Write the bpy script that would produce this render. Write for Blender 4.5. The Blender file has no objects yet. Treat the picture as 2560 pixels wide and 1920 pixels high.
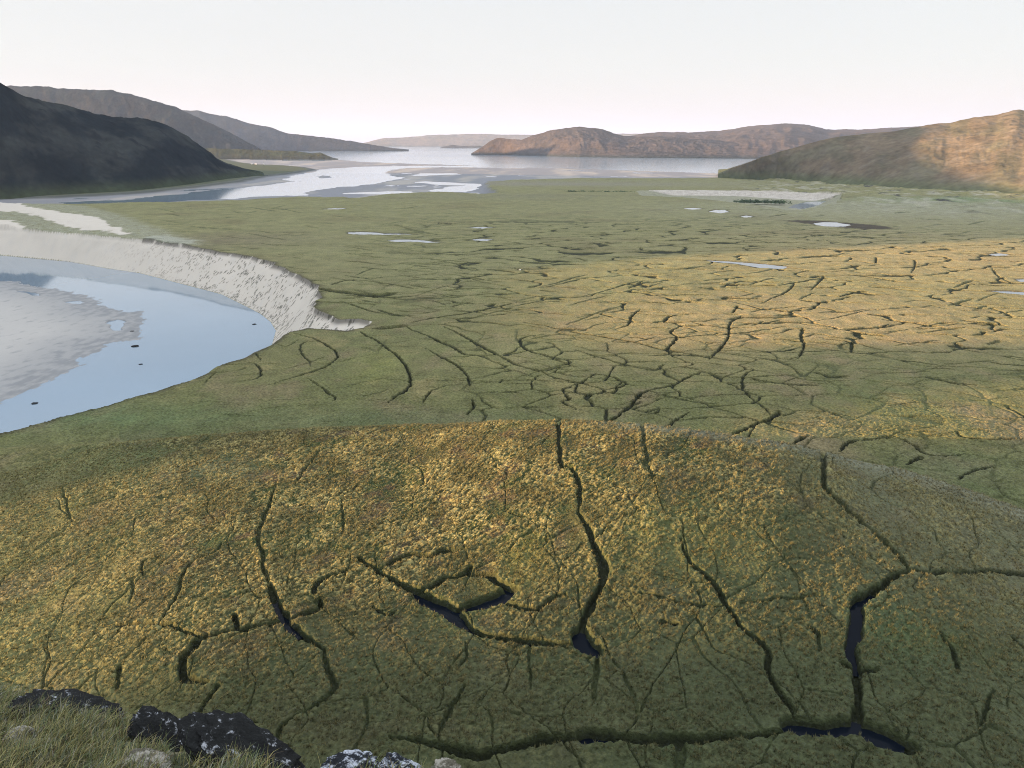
import bpy, math, random
import numpy as np
rng = np.random.default_rng(7)
random.seed(7)
S = bpy.context.scene
# ------------------------------------------------------------------ camera
F, CX, CY = 1923.0, 1280.0, 960.0          # focal length and centre in units of a 2560 px wide frame
TH = math.radians(17.5)
CAM = 84.0                                 # eye height over the plain
cam = bpy.data.cameras.new("camera"); co = bpy.data.objects.new("camera", cam)
S.collection.objects.link(co); S.camera = co
co.location = (0, 0, CAM); co.rotation_euler = (math.pi/2 - TH, 0, 0)
cam.sensor_width = 36; cam.lens = F/2560*36; cam.clip_start = 0.3; cam.clip_end = 150000
# ------------------------------------------------------------------ sky, sun, exposure
SUN_E = math.radians(7.0)
SD = np.array([0.976, 0.215]); SD /= np.linalg.norm(SD)     # horizontal direction in which sunlight travels
W = bpy.data.worlds.new("World"); S.world = W; W.use_nodes = True
nt = W.node_tree; nt.nodes.clear()
def N(t, **k):
    n = nt.nodes.new(t)
    for a, b in k.items(): setattr(n, a, b)
    return n
sky = N('ShaderNodeTexSky', sky_type='NISHITA', sun_disc=False)
sky.sun_elevation = SUN_E; sky.sun_rotation = math.atan2(-SD[0], -SD[1]); sky.altitude = 100
sky.air_density = 1.0; sky.dust_density = 1.0; sky.ozone_density = 1.0
bg1 = N('ShaderNodeBackground'); bg1.inputs[1].default_value = 0.007
nt.links.new(sky.outputs[0], bg1.inputs[0])
tc = N('ShaderNodeTexCoord'); sp = N('ShaderNodeSeparateXYZ'); nt.links.new(tc.outputs['Generated'], sp.inputs[0])
ramp = N('ShaderNodeValToRGB'); nt.links.new(sp.outputs['Z'], ramp.inputs[0])
cr = ramp.color_ramp
cr.elements[0].position = 0.0; cr.elements[0].color = (0.92, 0.70, 0.72, 1)
cr.elements[1].position = 1.0; cr.elements[1].color = (1.95, 2.0, 2.12, 1)
for p_, c_ in ((0.03, (0.86, 0.765, 0.77, 1)), (0.08, (0.81, 0.79, 0.785, 1)), (0.15, (0.80, 0.80, 0.80, 1)), (0.27, (0.60, 0.76, 0.97, 1)), (0.45, (1.6, 1.68, 1.82, 1))):
    e_ = cr.elements.new(p_); e_.color = c_
bg2 = N('ShaderNodeBackground'); bg2.inputs[1].default_value = 0.208
nt.links.new(ramp.outputs[0], bg2.inputs[0])
add = N('ShaderNodeAddShader'); nt.links.new(bg1.outputs[0], add.inputs[0]); nt.links.new(bg2.outputs[0], add.inputs[1])
out = N('ShaderNodeOutputWorld'); nt.links.new(add.outputs[0], out.inputs[0])
sl = bpy.data.lights.new("sun", 'SUN'); so = bpy.data.objects.new("sun", sl); S.collection.objects.link(so)
sl.energy = 5.0; sl.angle = math.radians(0.6); sl.color = (1.0, 0.62, 0.33)
so.rotation_euler = (math.pi/2 - SUN_E, 0, math.atan2(-SD[0], SD[1]))
S.view_settings.view_transform = 'Standard'; S.view_settings.look = 'None'
S.view_settings.exposure = 2.2; S.view_settings.gamma = 1.0
S.cycles.use_denoising = True; S.cycles.denoising_prefilter = 'NONE'; S.cycles.filter_width = 1.0; S.cycles.volume_bounces = 0; S.cycles.max_bounces = 5
WL = -22.0                                 # level of the river and the sea
# ------------------------------------------------------------------ helpers
ct, st = math.cos(TH), math.sin(TH)
def ray(px, py):
    u, v = (px-CX)/F, (CY-py)/F
    return np.array([u, ct+v*st, -st+v*ct])
def P(px, py, z=0.0):                      # the ground point (at height z) seen in this direction
    d = ray(px, py); t = (z-CAM)/d[2]
    return (d[0]*t, d[1]*t)
def PD(px, py, dist):                      # the point at this distance to the north seen in this direction
    d = ray(px, py); t = dist/d[1]
    return np.array([d[0]*t, dist, CAM+d[2]*t])
def PL(pts, z=0.0): return np.array([P(a, b, z) for a, b in pts])
def sstep(a, b, x):
    t = np.clip((x-a)/(b-a), 0, 1); return t*t*(3-2*t)
_p = np.random.default_rng(3).permutation(256).astype(np.int32); _p = np.concatenate([_p, _p])
_ga = np.random.default_rng(4).random(256)*2*math.pi
_gx = np.cos(_ga).astype(np.float32); _gy = np.sin(_ga).astype(np.float32)
def pn(x, y, seed=0):
    x = x + seed*17.31; y = y + seed*9.77
    xf = np.floor(x); yf = np.floor(y)
    xi = xf.astype(np.int64) & 255; yi = yf.astype(np.int64) & 255
    dx = (x-xf).astype(np.float32); dy = (y-yf).astype(np.float32)
    u = dx*dx*dx*(dx*(dx*6-15)+10); v = dy*dy*dy*(dy*(dy*6-15)+10)
    x1 = (xi+1) & 255; y1 = (yi+1) & 255
    a = _p[_p[xi]+yi]; b = _p[_p[x1]+yi]; c = _p[_p[xi]+y1]; d = _p[_p[x1]+y1]
    na = _gx[a]*dx+_gy[a]*dy; nb = _gx[b]*(dx-1)+_gy[b]*dy
    nc = _gx[c]*dx+_gy[c]*(dy-1); nd = _gx[d]*(dx-1)+_gy[d]*(dy-1)
    return ((na*(1-u)+nb*u)*(1-v)+(nc*(1-u)+nd*u)*v)*1.4
def fbm(x, y, o=4, seed=0, g=0.5):
    s = 0; a = 1.0; f = 1.0; n = 0
    for i in range(o):
        s = s + a*pn(x*f, y*f, seed+i*3); n += a; a *= g; f *= 2.03
    return s/n
def ridged(x, y, o=4, seed=0):
    s = 0; a = 1.0; f = 1.0; n = 0
    for i in range(o):
        s = s + a*(1-2*np.abs(pn(x*f, y*f, seed+i*3))); n += a; a *= .5; f *= 2.1
    return s/n
_jx = np.random.default_rng(5).random(256).astype(np.float32); _jy = np.random.default_rng(6).random(256).astype(np.float32)
def vor(x, y, seed=0):                     # first and second distance and a random number of the cell
    x = x+seed*13.7; y = y+seed*5.1
    xf = np.floor(x); yf = np.floor(y); fx = (x-xf).astype(np.float32); fy = (y-yf).astype(np.float32)
    xi = xf.astype(np.int64); yi = yf.astype(np.int64)
    f1 = np.full(x.shape, 9., np.float32); f2 = f1.copy(); idc = np.zeros(x.shape, np.float32)
    for i in (-1, 0, 1):
        for j in (-1, 0, 1):
            h = _p[_p[(xi+i) & 255]+((yi+j) & 255)]
            d = np.hypot(i+_jx[h]-fx, j+_jy[h]-fy)
            c = d < f1
            f2 = np.where(c, f1, np.minimum(f2, d)); idc = np.where(c, _jx[(h*7+3) & 255], idc); f1 = np.where(c, d, f1)
    return f1, f2, idc
def sdf(poly, x, y, far=200.):             # signed distance to a closed outline, positive inside
    poly = np.asarray(poly); out = np.full(x.shape, -far, np.float32)
    x0, y0 = poly.min(0)-far; x1, y1 = poly.max(0)+far
    m = (x > x0) & (x < x1) & (y > y0) & (y < y1)
    if not m.any(): return out
    X = x[m].astype(np.float32); Y = y[m].astype(np.float32)
    D = np.full(X.shape, far*far, np.float32); ins = np.zeros(X.shape, bool)
    for (ax, ay), (bx, by) in zip(poly, np.roll(poly, -1, 0)):
        ex, ey = bx-ax, by-ay; L = ex*ex+ey*ey+1e-9
        t = np.clip(((X-ax)*ex+(Y-ay)*ey)/L, 0, 1)
        D = np.minimum(D, (X-ax-t*ex)**2+(Y-ay-t*ey)**2)
        if abs(ey) > 1e-9:
            ins ^= ((ay > Y) != (by > Y)) & (X < ex*(Y-ay)/ey+ax)
    D = np.sqrt(D); out[m] = np.where(ins, D, -D)
    return out
def tag(o, label=None, cat=None, group=None, kind=None):
    if label: o['label'] = label
    if cat: o['category'] = cat
    if group: o['group'] = group
    if kind: o['kind'] = kind
    return o
def mesh(name, v, f, mat, parent=None, smooth=True, col=None, attrs=None):
    v = np.asarray(v, np.float32); me = bpy.data.meshes.new(name)
    if isinstance(f, np.ndarray):
        k = f.shape[1]
        me.vertices.add(len(v)); me.vertices.foreach_set('co', v.ravel())
        me.loops.add(f.size); me.loops.foreach_set('vertex_index', f.astype(np.int32).ravel())
        me.polygons.add(len(f)); me.polygons.foreach_set('loop_start', np.arange(0, f.size, k, dtype=np.int32))
        me.update(calc_edges=True)
    else:
        me.from_pydata([tuple(map(float, q)) for q in v], [], f); me.update()
    if smooth: me.polygons.foreach_set('use_smooth', np.ones(len(me.polygons), bool))
    if col is not None:
        a = me.color_attributes.new('Col', 'FLOAT_COLOR', 'POINT')
        a.data.foreach_set('color', np.concatenate([col, np.ones((len(col), 1))], 1).astype(np.float32).ravel())
    for k_, arr in (attrs or {}).items():
        a = me.attributes.new(k_, 'FLOAT', 'POINT'); a.data.foreach_set('value', arr.astype(np.float32).ravel())
    me.materials.append(mat); o = bpy.data.objects.new(name, me); S.collection.objects.link(o)
    if parent: o.parent = parent
    return o
def grid_faces(nr, nc):
    i = np.arange(nr*nc, dtype=np.int32).reshape(nr, nc)
    return np.stack([i[:-1, :-1], i[:-1, 1:], i[1:, 1:], i[1:, :-1]], -1).reshape(-1, 4)
# ------------------------------------------------------------------ materials
def mat(name, base=(.5, .5, .5), rough=.9, spec=.2, attr=False, n1=None, bump=None, amount=.5, battr=None):
    m = bpy.data.materials.new(name); m.use_nodes = True; t = m.node_tree; b = t.nodes['Principled BSDF']
    b.inputs['Roughness'].default_value = rough; b.inputs['Specular IOR Level'].default_value = spec
    geo = t.nodes.new('ShaderNodeNewGeometry')
    if attr:
        a = t.nodes.new('ShaderNodeAttribute'); a.attribute_name = 'Col'; src = a.outputs['Color']
    else:
        a = t.nodes.new('ShaderNodeRGB'); a.outputs[0].default_value = (*base, 1); src = a.outputs[0]
    for k, (sc, am, det) in enumerate(n1 or []):   # multiply by a noise around 1
        no = t.nodes.new('ShaderNodeTexNoise'); no.inputs['Scale'].default_value = sc; no.inputs['Detail'].default_value = det
        t.links.new(geo.outputs['Position'], no.inputs['Vector'])
        mr = t.nodes.new('ShaderNodeMapRange'); mr.inputs['From Min'].default_value = .3; mr.inputs['From Max'].default_value = .7
        mr.inputs['To Min'].default_value = 1-am; mr.inputs['To Max'].default_value = 1+am
        t.links.new(no.outputs['Fac'], mr.inputs['Value'])
        vm = t.nodes.new('ShaderNodeVectorMath'); vm.operation = 'SCALE'
        fac = mr.outputs[0]
        if battr:
            bb = t.nodes.new('ShaderNodeAttribute'); bb.attribute_name = battr
            mx = t.nodes.new('ShaderNodeMix'); mx.data_type = 'FLOAT'; mx.inputs['A'].default_value = 1.0
            t.links.new(bb.outputs['Fac'], mx.inputs['Factor']); t.links.new(fac, mx.inputs['B']); fac = mx.outputs['Result']
        t.links.new(src, vm.inputs[0]); t.links.new(fac, vm.inputs['Scale']); src = vm.outputs[0]
    t.links.new(src, b.inputs['Base Color'])
    last = None
    for sc, dist, det in (bump or []):
        no = t.nodes.new('ShaderNodeTexNoise'); no.inputs['Scale'].default_value = sc; no.inputs['Detail'].default_value = det
        t.links.new(geo.outputs['Position'], no.inputs['Vector'])
        bp = t.nodes.new('ShaderNodeBump'); bp.inputs['Distance'].default_value = dist; bp.inputs['Strength'].default_value = amount
        t.links.new(no.outputs['Fac'], bp.inputs['Height'])
        if last: t.links.new(last, bp.inputs['Normal'])
        if battr:
            ba = t.nodes.new('ShaderNodeAttribute'); ba.attribute_name = battr; t.links.new(ba.outputs['Fac'], bp.inputs['Strength'])
        last = bp.outputs[0]
    if last: t.links.new(last, b.inputs['Normal'])
    return m
M_ground = mat('tundra', attr=True, n1=[(1.3, .42, 6), (.12, .15, 3)], bump=[(2.0, .6, 6)], amount=1.0, spec=.08, battr='Rough')
M_hill = mat('hillside_rock', attr=True, n1=[(.012, .25, 12), (.07, .22, 10)], bump=[(.02, 14, 12)], amount=.9, spec=.0)
M_water = mat('river_water', (.17, .22, .265), .16, .5, n1=[(.004, .12, 5)], bump=[(.5, .003, 3)], amount=.1)
M_water.node_tree.nodes['Principled BSDF'].inputs['IOR'].default_value = 1.33
M_dark = mat('peat_water', (.004, .006, .010), .03, .1, bump=[(1.5, .004, 2)], amount=.05)
M_dark.node_tree.nodes['Principled BSDF'].inputs['IOR'].default_value = 1.2
M_leaf = mat('grass_blades', attr=True, rough=.8, spec=.15)
# ------------------------------------------------------------------ ground sheet: polar grid, finer where the eye looks
pyr = np.concatenate([np.arange(2300, 1060, -1.15), np.arange(1060, 850, -.85), np.arange(850, 560, -.36), np.arange(560, 480, -.65), np.arange(480, 392, -.55), np.arange(392, 358, -1.2)])
dep = TH + np.arctan((pyr-CY)/F)
R = CAM/np.tan(dep)
R = np.concatenate([np.linspace(.5, R[0]-2, 40), R, np.geomspace(R[-1]*1.15, 60000, 8)])
AZ = np.concatenate([np.radians(np.linspace(-180, -45, 70)), np.linspace(-math.radians(41), math.radians(41), 1480), np.radians(np.linspace(45, 180, 70))])
nr, nc = len(R), len(AZ)
RR, AA = np.meshgrid(R, AZ, indexing='ij')
X = (RR*np.sin(AA)); Y = (RR*np.cos(AA)); SH = X.shape
dome_px = [(-500, 1230, 2), (-250, 1160, 3), (0, 1108, 5), (300, 1085, 8), (600, 1068, 10), (1000, 1060, 10), (1280, 1062, 14), (1650, 1085, 17), (1950, 1115, 16),
           (2250, 1170, 12), (2400, 1215, 10), (2560, 1270, 8), (2800, 1370, 5), (3100, 1520, 4)]
dc = [P(a, b, c) for a, b, c in dome_px]
d_az = np.array([math.atan2(a, b) for a, b in dc]); d_r = np.array([math.hypot(a, b) for a, b in dc]); d_z = np.array([c for *_, c in dome_px], float)
def h_base(x, y):
    r = np.hypot(x, y); a = np.arctan2(x, y)
    rc = np.interp(a, d_az, d_r); zc = np.interp(a, d_az, d_z)
    w = 1-sstep(0, 1, (r-(rc-4))/18.)
    hump = 3.0*np.exp(-((x-25)/50.)**2-((y-165)/40.)**2) - 3.5*sstep(60, 125, x)*sstep(150, 120, y) - 2.*sstep(-20, -110, x)
    und = .9*fbm(x/38., y/38., 2, 60)
    zc = zc-np.maximum(0, zc-9)*sstep(25, 85, rc-r)
    z = w*(zc+hump+und*sstep(rc+5, rc-30, r)) + 0
    far = sstep(1250, 2100, r)*sstep(-.12, .0, a)*-17.
    wa = np.interp(np.abs(a), [0, 1.2, 2.0, 3.15], [1, 1, .5, .02])
    hill = 79.-r*1.05*wa
    z = np.maximum(z+far, hill)
    return z
def PS(px, py):                            # the point of the bare ground seen in this direction
    z = 5. if py > 1060 else 0.
    for _ in range(25):
        x, y = P(px, py, z); z = .5*z+.5*float(h_base(np.array([x]), np.array([y]))[0])
    return (x, y, z)
Z = h_base(X, Y).astype(np.float64)
near = RR < 330
# ---- outlines traced on the ground
river_top_far = [(-600, 560), (0, 569), (61, 573), (195, 584), (260, 591), (369, 601), (469, 614), (564, 632), (634, 641), (681, 656), (738, 684), (799, 716), (805, 727), (792, 749), (794, 779), (846, 800), (905, 799), (930, 806), (915, 822), (868, 829), (816, 825), (772, 818), (729, 827)]
river_top_near = [(686, 853), (655, 868), (620, 883), (521, 925), (451, 953), (373, 979), (260, 1009), (174, 1033), (43, 1068), (0, 1081), (-500, 1230), (-1500, 1500)]
top_poly = np.concatenate([PL(river_top_far, 0), PL(river_top_near, 1.0), [(-900, 150), (-1400, 600)]])
toe_far = [(-600, 625), (0, 638), (78, 645), (174, 654), (269, 671), (347, 682), (391, 693), (456, 710), (499, 721), (555, 736), (608, 762), (651, 784), (677, 805), (690, 827), (683, 853)]
toe_near = PL([(655, 868), (620, 883), (521, 925), (451, 953), (373, 979), (260, 1009), (174, 1033), (43, 1068), (0, 1081), (-500, 1230), (-1500, 1500)], -9)
water_poly = np.concatenate([PL(toe_far, WL), toe_near, [(-900, 200), (-1350, 560)]])
bar_px = [(-600, 690), (0, 697), (70, 699), (143, 716), (217, 727), (269, 742), (304, 764), (338, 774), (370, 766), (395, 779), (398, 823), (377, 853), (338, 860), (304, 864), (269, 888), (226, 918), (174, 949), (121, 979), (56, 1009), (0, 1035), (-600, 1260)]
bar_poly = PL(bar_px, WL)
bar_pools = [PL(q, WL) for q in ([(45, 727), (70, 727), (104, 738), (95, 742), (60, 735)], [(158, 757), (185, 752), (213, 754), (208, 760), (175, 761)],
             [(262, 808), (290, 800), (315, 806), (305, 826), (275, 828)], [(0, 694), (60, 697), (75, 703), (0, 704)])]
wob = lambda s, a, seed: (X+a*fbm(X/s, Y/s, 4, seed), Y+a*fbm(X/s, Y/s, 4, seed+30))
x1, y1 = X+4.5*fbm(X/24., Y/24., 2, 1), Y+4.5*fbm(X/24., Y/24., 2, 31)
sT = sdf(top_poly, x1, y1, 120); sW = sdf(water_poly, X, Y, 120)
x2, y2 = wob(20., 7., 5)
sB = sdf(bar_poly, x2+1.5*pn(X/2.5, Y/6), y2+1.5*pn(X/6, Y/2.5, 2), 200)
for q in bar_pools: sB = np.where(sdf(q, x2, y2, 20) > 0, -4., sB)
inr = sT > 0
k = np.clip(-sW/(np.maximum(-sW, 0)+sT+1e-3), 0, 1)
bankz = WL + (Z+.3-WL)*np.where(sW > 0, 0, k**1.05)
bed = WL - np.clip(sW*.12, 0, 2.2)
gul = np.where(sT < 9, 1, 0)
Zr = np.where(sW > 0, bed, bankz)
lip = sstep(0, 1.5, sT)
Z = np.where(inr, np.where(sW > 0, Zr, Zr - 1.0*lip*sstep(.8, .97, k)), Z)
bank = inr & (sW < 0)
Z = np.where(bank, Z+.10*fbm((X-Y)/5.-sW/4., sW/9., 3, 8)*np.clip(np.minimum(sT, -sW)/6., 0, 1), Z)
barw = sstep(-3, 34, sB) * inr
Zbar = WL - .22 + .9*barw + .22*fbm(X/9., Y/14., 5, 12)*sstep(40, 0, sB) + .07*pn(X/1.6, Y/4.5, 5)*sstep(40, 5, sB)
bar = inr & (sB > -16)
Z = np.where(bar & (sW > 2), np.maximum(Z, Zbar), Z)
# ---- oxbow on the right
ox_top = PL([(1591, 474), (1668, 469), (1835, 470), (1979, 475), (2101, 482), (2107, 492), (2098, 504), (2060, 518), (2008, 526), (1965, 527), (1925, 519), (1831, 507), (1716, 495), (1600, 490)], -1)
ox_wat = PL([(1970, 519), (1985, 511), (2018, 504), (2080, 501), (2094, 505), (2051, 512), (2008, 522)], -13)
xo, yo = wob(40., 8., 15)
sO = sdf(ox_top, xo, yo, 150); sOW = sdf(ox_wat, X, Y, 150)
OXW = -13.5
ox = sO > 0
ko = sstep(0, 38, sO)
Z = np.where(ox, Z*(1-ko)+ko*(OXW+.5), Z); Z = np.where(sOW > 0, OXW-1.2, Z)
# ---- far edge of the plain, tidal flats, sea bed
far_edge = [(-1600, 540), (-600, 516), (0, 508), (200, 509), (330, 505), (470, 502), (600, 499), (700, 493), (760, 491), (860, 491), (885, 494), (940, 487), (1000, 482), (1100, 478), (1165, 480), (1205, 483), (1240, 480), (1243, 474), (1215, 462), (1225, 453), (1280, 447), (1450, 443), (1700, 443), (1900, 440), (3200, 440), (6000, 470)]
fe = PL(far_edge, 0); fe[-8:] = PL(far_edge[-8:], -15)
plain_poly = np.concatenate([fe, [(9000, -3000), (-9000, -3000), (-5000, 900)]])
xf, yf = wob(60., 14., 20)
sP = sdf(plain_poly, xf, yf, 400)
lowland = PL([(-1600, 520), (-400, 504), (0, 497), (155, 493), (311, 485), (389, 479), (505, 466), (603, 454), (661, 441), (719, 435), (789, 424), (760, 418), (700, 413), (650, 412), (600, 406), (560, 398), (430, 395), (-500, 400), (-1800, 440)], -20)
sL = sdf(lowland, xf, yf, 400)
sea_edge = [(-2000, 392), (430, 393), (560, 396), (640, 399), (740, 402), (820, 401), (850, 399), (895, 404), (1000, 408), (1117, 412), (1269, 417), (1421, 421), (1600, 427), (1802, 434), (2600, 436)]
flat_poly = np.concatenate([PL(sea_edge, WL), [(6000, 1500), (0, 800), (-6000, 1500)]])
xs_, ys_ = wob(150., 60., 25)
sF = sdf(flat_poly, xs_, ys_*1.0, 900)
f_n = fbm(X/210., Y/150., 7, 33, .6)
zflat = WL + .26 + .85*f_n + .2*fbm(X/30., Y/40., 3, 41)
delta = [PL([(200, 507), (334, 500), (428, 490), (505, 482), (583, 474), (680, 464), (758, 455), (728, 446), (762, 437), (809, 429), (814, 424), (848, 421), (918, 417), (987, 416), (1000, 420), (952, 427), (944, 434), (983, 445), (944, 454), (900, 461), (835, 467), (783, 474), (718, 486), (640, 490), (564, 496), (428, 501), (300, 508), (200, 513)], WL),
         PL([(1120, 477), (1150, 469), (1185, 462), (1196, 465), (1170, 471), (1140, 479)], WL), PL([(1060, 455), (1110, 458), (1165, 460), (1160, 462), (1100, 460)], WL),
         PL([(880, 483), (960, 480), (1010, 481), (960, 484)], WL), PL([(985, 416), (1100, 414.5), (1300, 417.5), (1300, 419.5), (1100, 417.5), (985, 420)], WL),
         PL([(1045, 439), (1075, 434), (1130, 434), (1128, 436), (1080, 437)], WL), PL([(790, 399), (815, 398), (830, 401), (790, 402)], WL)]
isl = [PL([(770, 443), (800, 438), (835, 438), (855, 443), (825, 446), (790, 447)], WL), PL([(858, 445), (880, 443.5), (915, 447), (880, 449)], WL),
       PL([(715, 452), (745, 449), (768, 455), (755, 460), (725, 458)], WL), PL([(858, 432), (878, 433), (872, 435)], WL)]
sD = np.full(SH, -999., np.float32)
xd, yd = wob(60., 34., 28)
for q in delta: sD = np.maximum(sD, sdf(q, xd, yd, 200))
for q in isl: sD = np.minimum(sD, -sdf(q, xd, yd, 60))
zflat = np.where(sD > -60, zflat*(1-sstep(-40, 12, sD))+(WL-.9)*sstep(-40, 12, sD), zflat)
zlow = np.where(sL > 0, WL+3+3*sstep(0, 150, sL)+.8*fbm(X/60, Y/60, 3, 44), -99)
zsea = np.maximum(WL-6, WL-.3+sF*.03)
zfl = np.where(sF > 0, zflat, zsea)
zfl = np.maximum(zfl, np.where(sL > -25, WL+(zlow-WL)*1.0 if False else WL-1+sstep(-25, 25, sL)*5.5+2*sstep(0, 200, sL)+.5*fbm(X/60, Y/60, 3, 44), -99))
plain_w = sstep(-22, 6, sP)
offmap = RR > 60
Z = np.where(offmap & (plain_w < 1) & ~inr, Z*plain_w+zfl*(1-plain_w), Z)
mud_w = np.where(offmap & ~inr, 1-sstep(-8, 4, sP), 0)
# dunes, upper left
dune1 = PL([(-400, 495), (0, 508), (52, 510), (82, 520), (165, 534), (243, 543), (265, 560), (330, 585), (300, 586), (208, 572), (143, 560), (95, 541), (43, 530), (-400, 520)], 1)
dune2 = PL([(-400, 540), (0, 550), (30, 553), (52, 563), (60, 573), (-400, 570)], 1)
sage = PL([(-400, 490), (60, 508), (200, 515), (300, 540), (350, 560), (440, 590), (480, 600), (490, 612), (440, 614), (300, 600), (100, 580), (-400, 575)], 0)
xq, yq = wob(18., 12., 47)
s1 = np.maximum(sdf(dune1, xq, yq, 60), sdf(dune2, xq, yq, 60)); s3 = sdf(sage, xq, yq, 80)
s3b = sdf(PL([(360, 592), (420, 590), (480, 600), (488, 610), (450, 612), (380, 603)], 0), xq, yq, 40)
ok_plain = (~inr) & (plain_w > .5)
Z += np.where(ok_plain, 3.0*sstep(-10, 40, s3)*(.5+fbm(X/30., Y/30., 4, 50)) + 1.5*sstep(0, 15, s1), 0)
# ---- relief of the plain
und = (.9*fbm(X/45., Y/70., 4, 52)+.5*fbm(X/9., Y/9., 4, 53))*sstep(150, 400, RR)
okp = ok_plain & ~ox
Z += np.where(okp, und, 0)
# right lowland: banks and boulders
rl = okp*sstep(1000, 1300, RR)*sstep(.25, .33, AA)
Z += rl*np.maximum(0, ridged(X/90., Y/160., 4, 55)-.25)*9
# ---- frost cracks and ditches
CH = np.zeros(SH, np.float32); CM = np.zeros(SH, np.float32)
LIP = np.zeros(SH, np.float32)
wobx = (.8*fbm(X/3., Y/3., 3, 70)).astype(np.float32); woby = (.8*fbm(X/3., Y/3., 3, 75)).astype(np.float32)
def ditch(pts, w, depth, dark=1.0, z=None, taper=True, jit=1.0):
    q = np.array([PS(a, b)[:2] if b > 1040 else P(a, b, 0) for a, b in pts])
    # resample smoothly
    if len(q) > 2:
        t = np.arange(len(q)); tt = np.linspace(0, len(q)-1, (len(q)-1)*4+1)
        pad = np.vstack([2*q[0]-q[1], q, 2*q[-1]-q[-2]])
        i = np.minimum(tt.astype(int), len(q)-2); f = (tt-i)[:, None]
        p0, p1, p2, p3 = pad[i], pad[i+1], pad[i+2], pad[i+3]
        q = .5*((2*p1)+(-p0+p2)*f+(2*p0-5*p1+4*p2-p3)*f**2+(-p0+3*p1-3*p2+p3)*f**3)
    n = len(q)-1
    az = np.arctan2(q[:, 0], q[:, 1]); rr = np.hypot(q[:, 0], q[:, 1])
    for i in range(n):
        u = (i+.5)/n
        tp = min(1, .38+3.5*u, .38+3.5*(1-u)) if taper else 1
        ww = w*tp*(1+.22*math.sin(i*.45+w*5))
        marg = ww*2+2.5
        r0, r1 = min(rr[i], rr[i+1])-marg, max(rr[i], rr[i+1])+marg
        a0, a1 = min(az[i], az[i+1])-marg/max(r0, 20), max(az[i], az[i+1])+marg/max(r0, 20)
        ra, rb = np.searchsorted(R, [r0, r1]); ca, cb = np.searchsorted(AZ, [a0, a1])
        if rb <= ra or cb <= ca: continue
        sl_ = (slice(ra, rb), slice(ca, cb))
        xx = X[sl_]+jit*wobx[sl_]; yy = Y[sl_]+jit*woby[sl_]
        ex, ey = q[i+1]-q[i]; L = ex*ex+ey*ey+1e-9
        t = np.clip(((xx-q[i, 0])*ex+(yy-q[i, 1])*ey)/L, 0, 1)
        d = np.hypot(xx-q[i, 0]-t*ex, yy-q[i, 1]-t*ey)
        c = 1-sstep(ww*.22, ww*.5+.12, d)
        CH[sl_] = np.maximum(CH[sl_], c*depth*(.35+.65*tp))
        CM[sl_] = np.maximum(CM[sl_], dark*(.4+.6*tp)*(1-sstep(ww*.28, ww*.5+.3, d)))
        LIP[sl_] = np.maximum(LIP[sl_], np.exp(-((d-ww*.5-.7)/.5)**2)*.6*min(1, depth))
    return q
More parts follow.
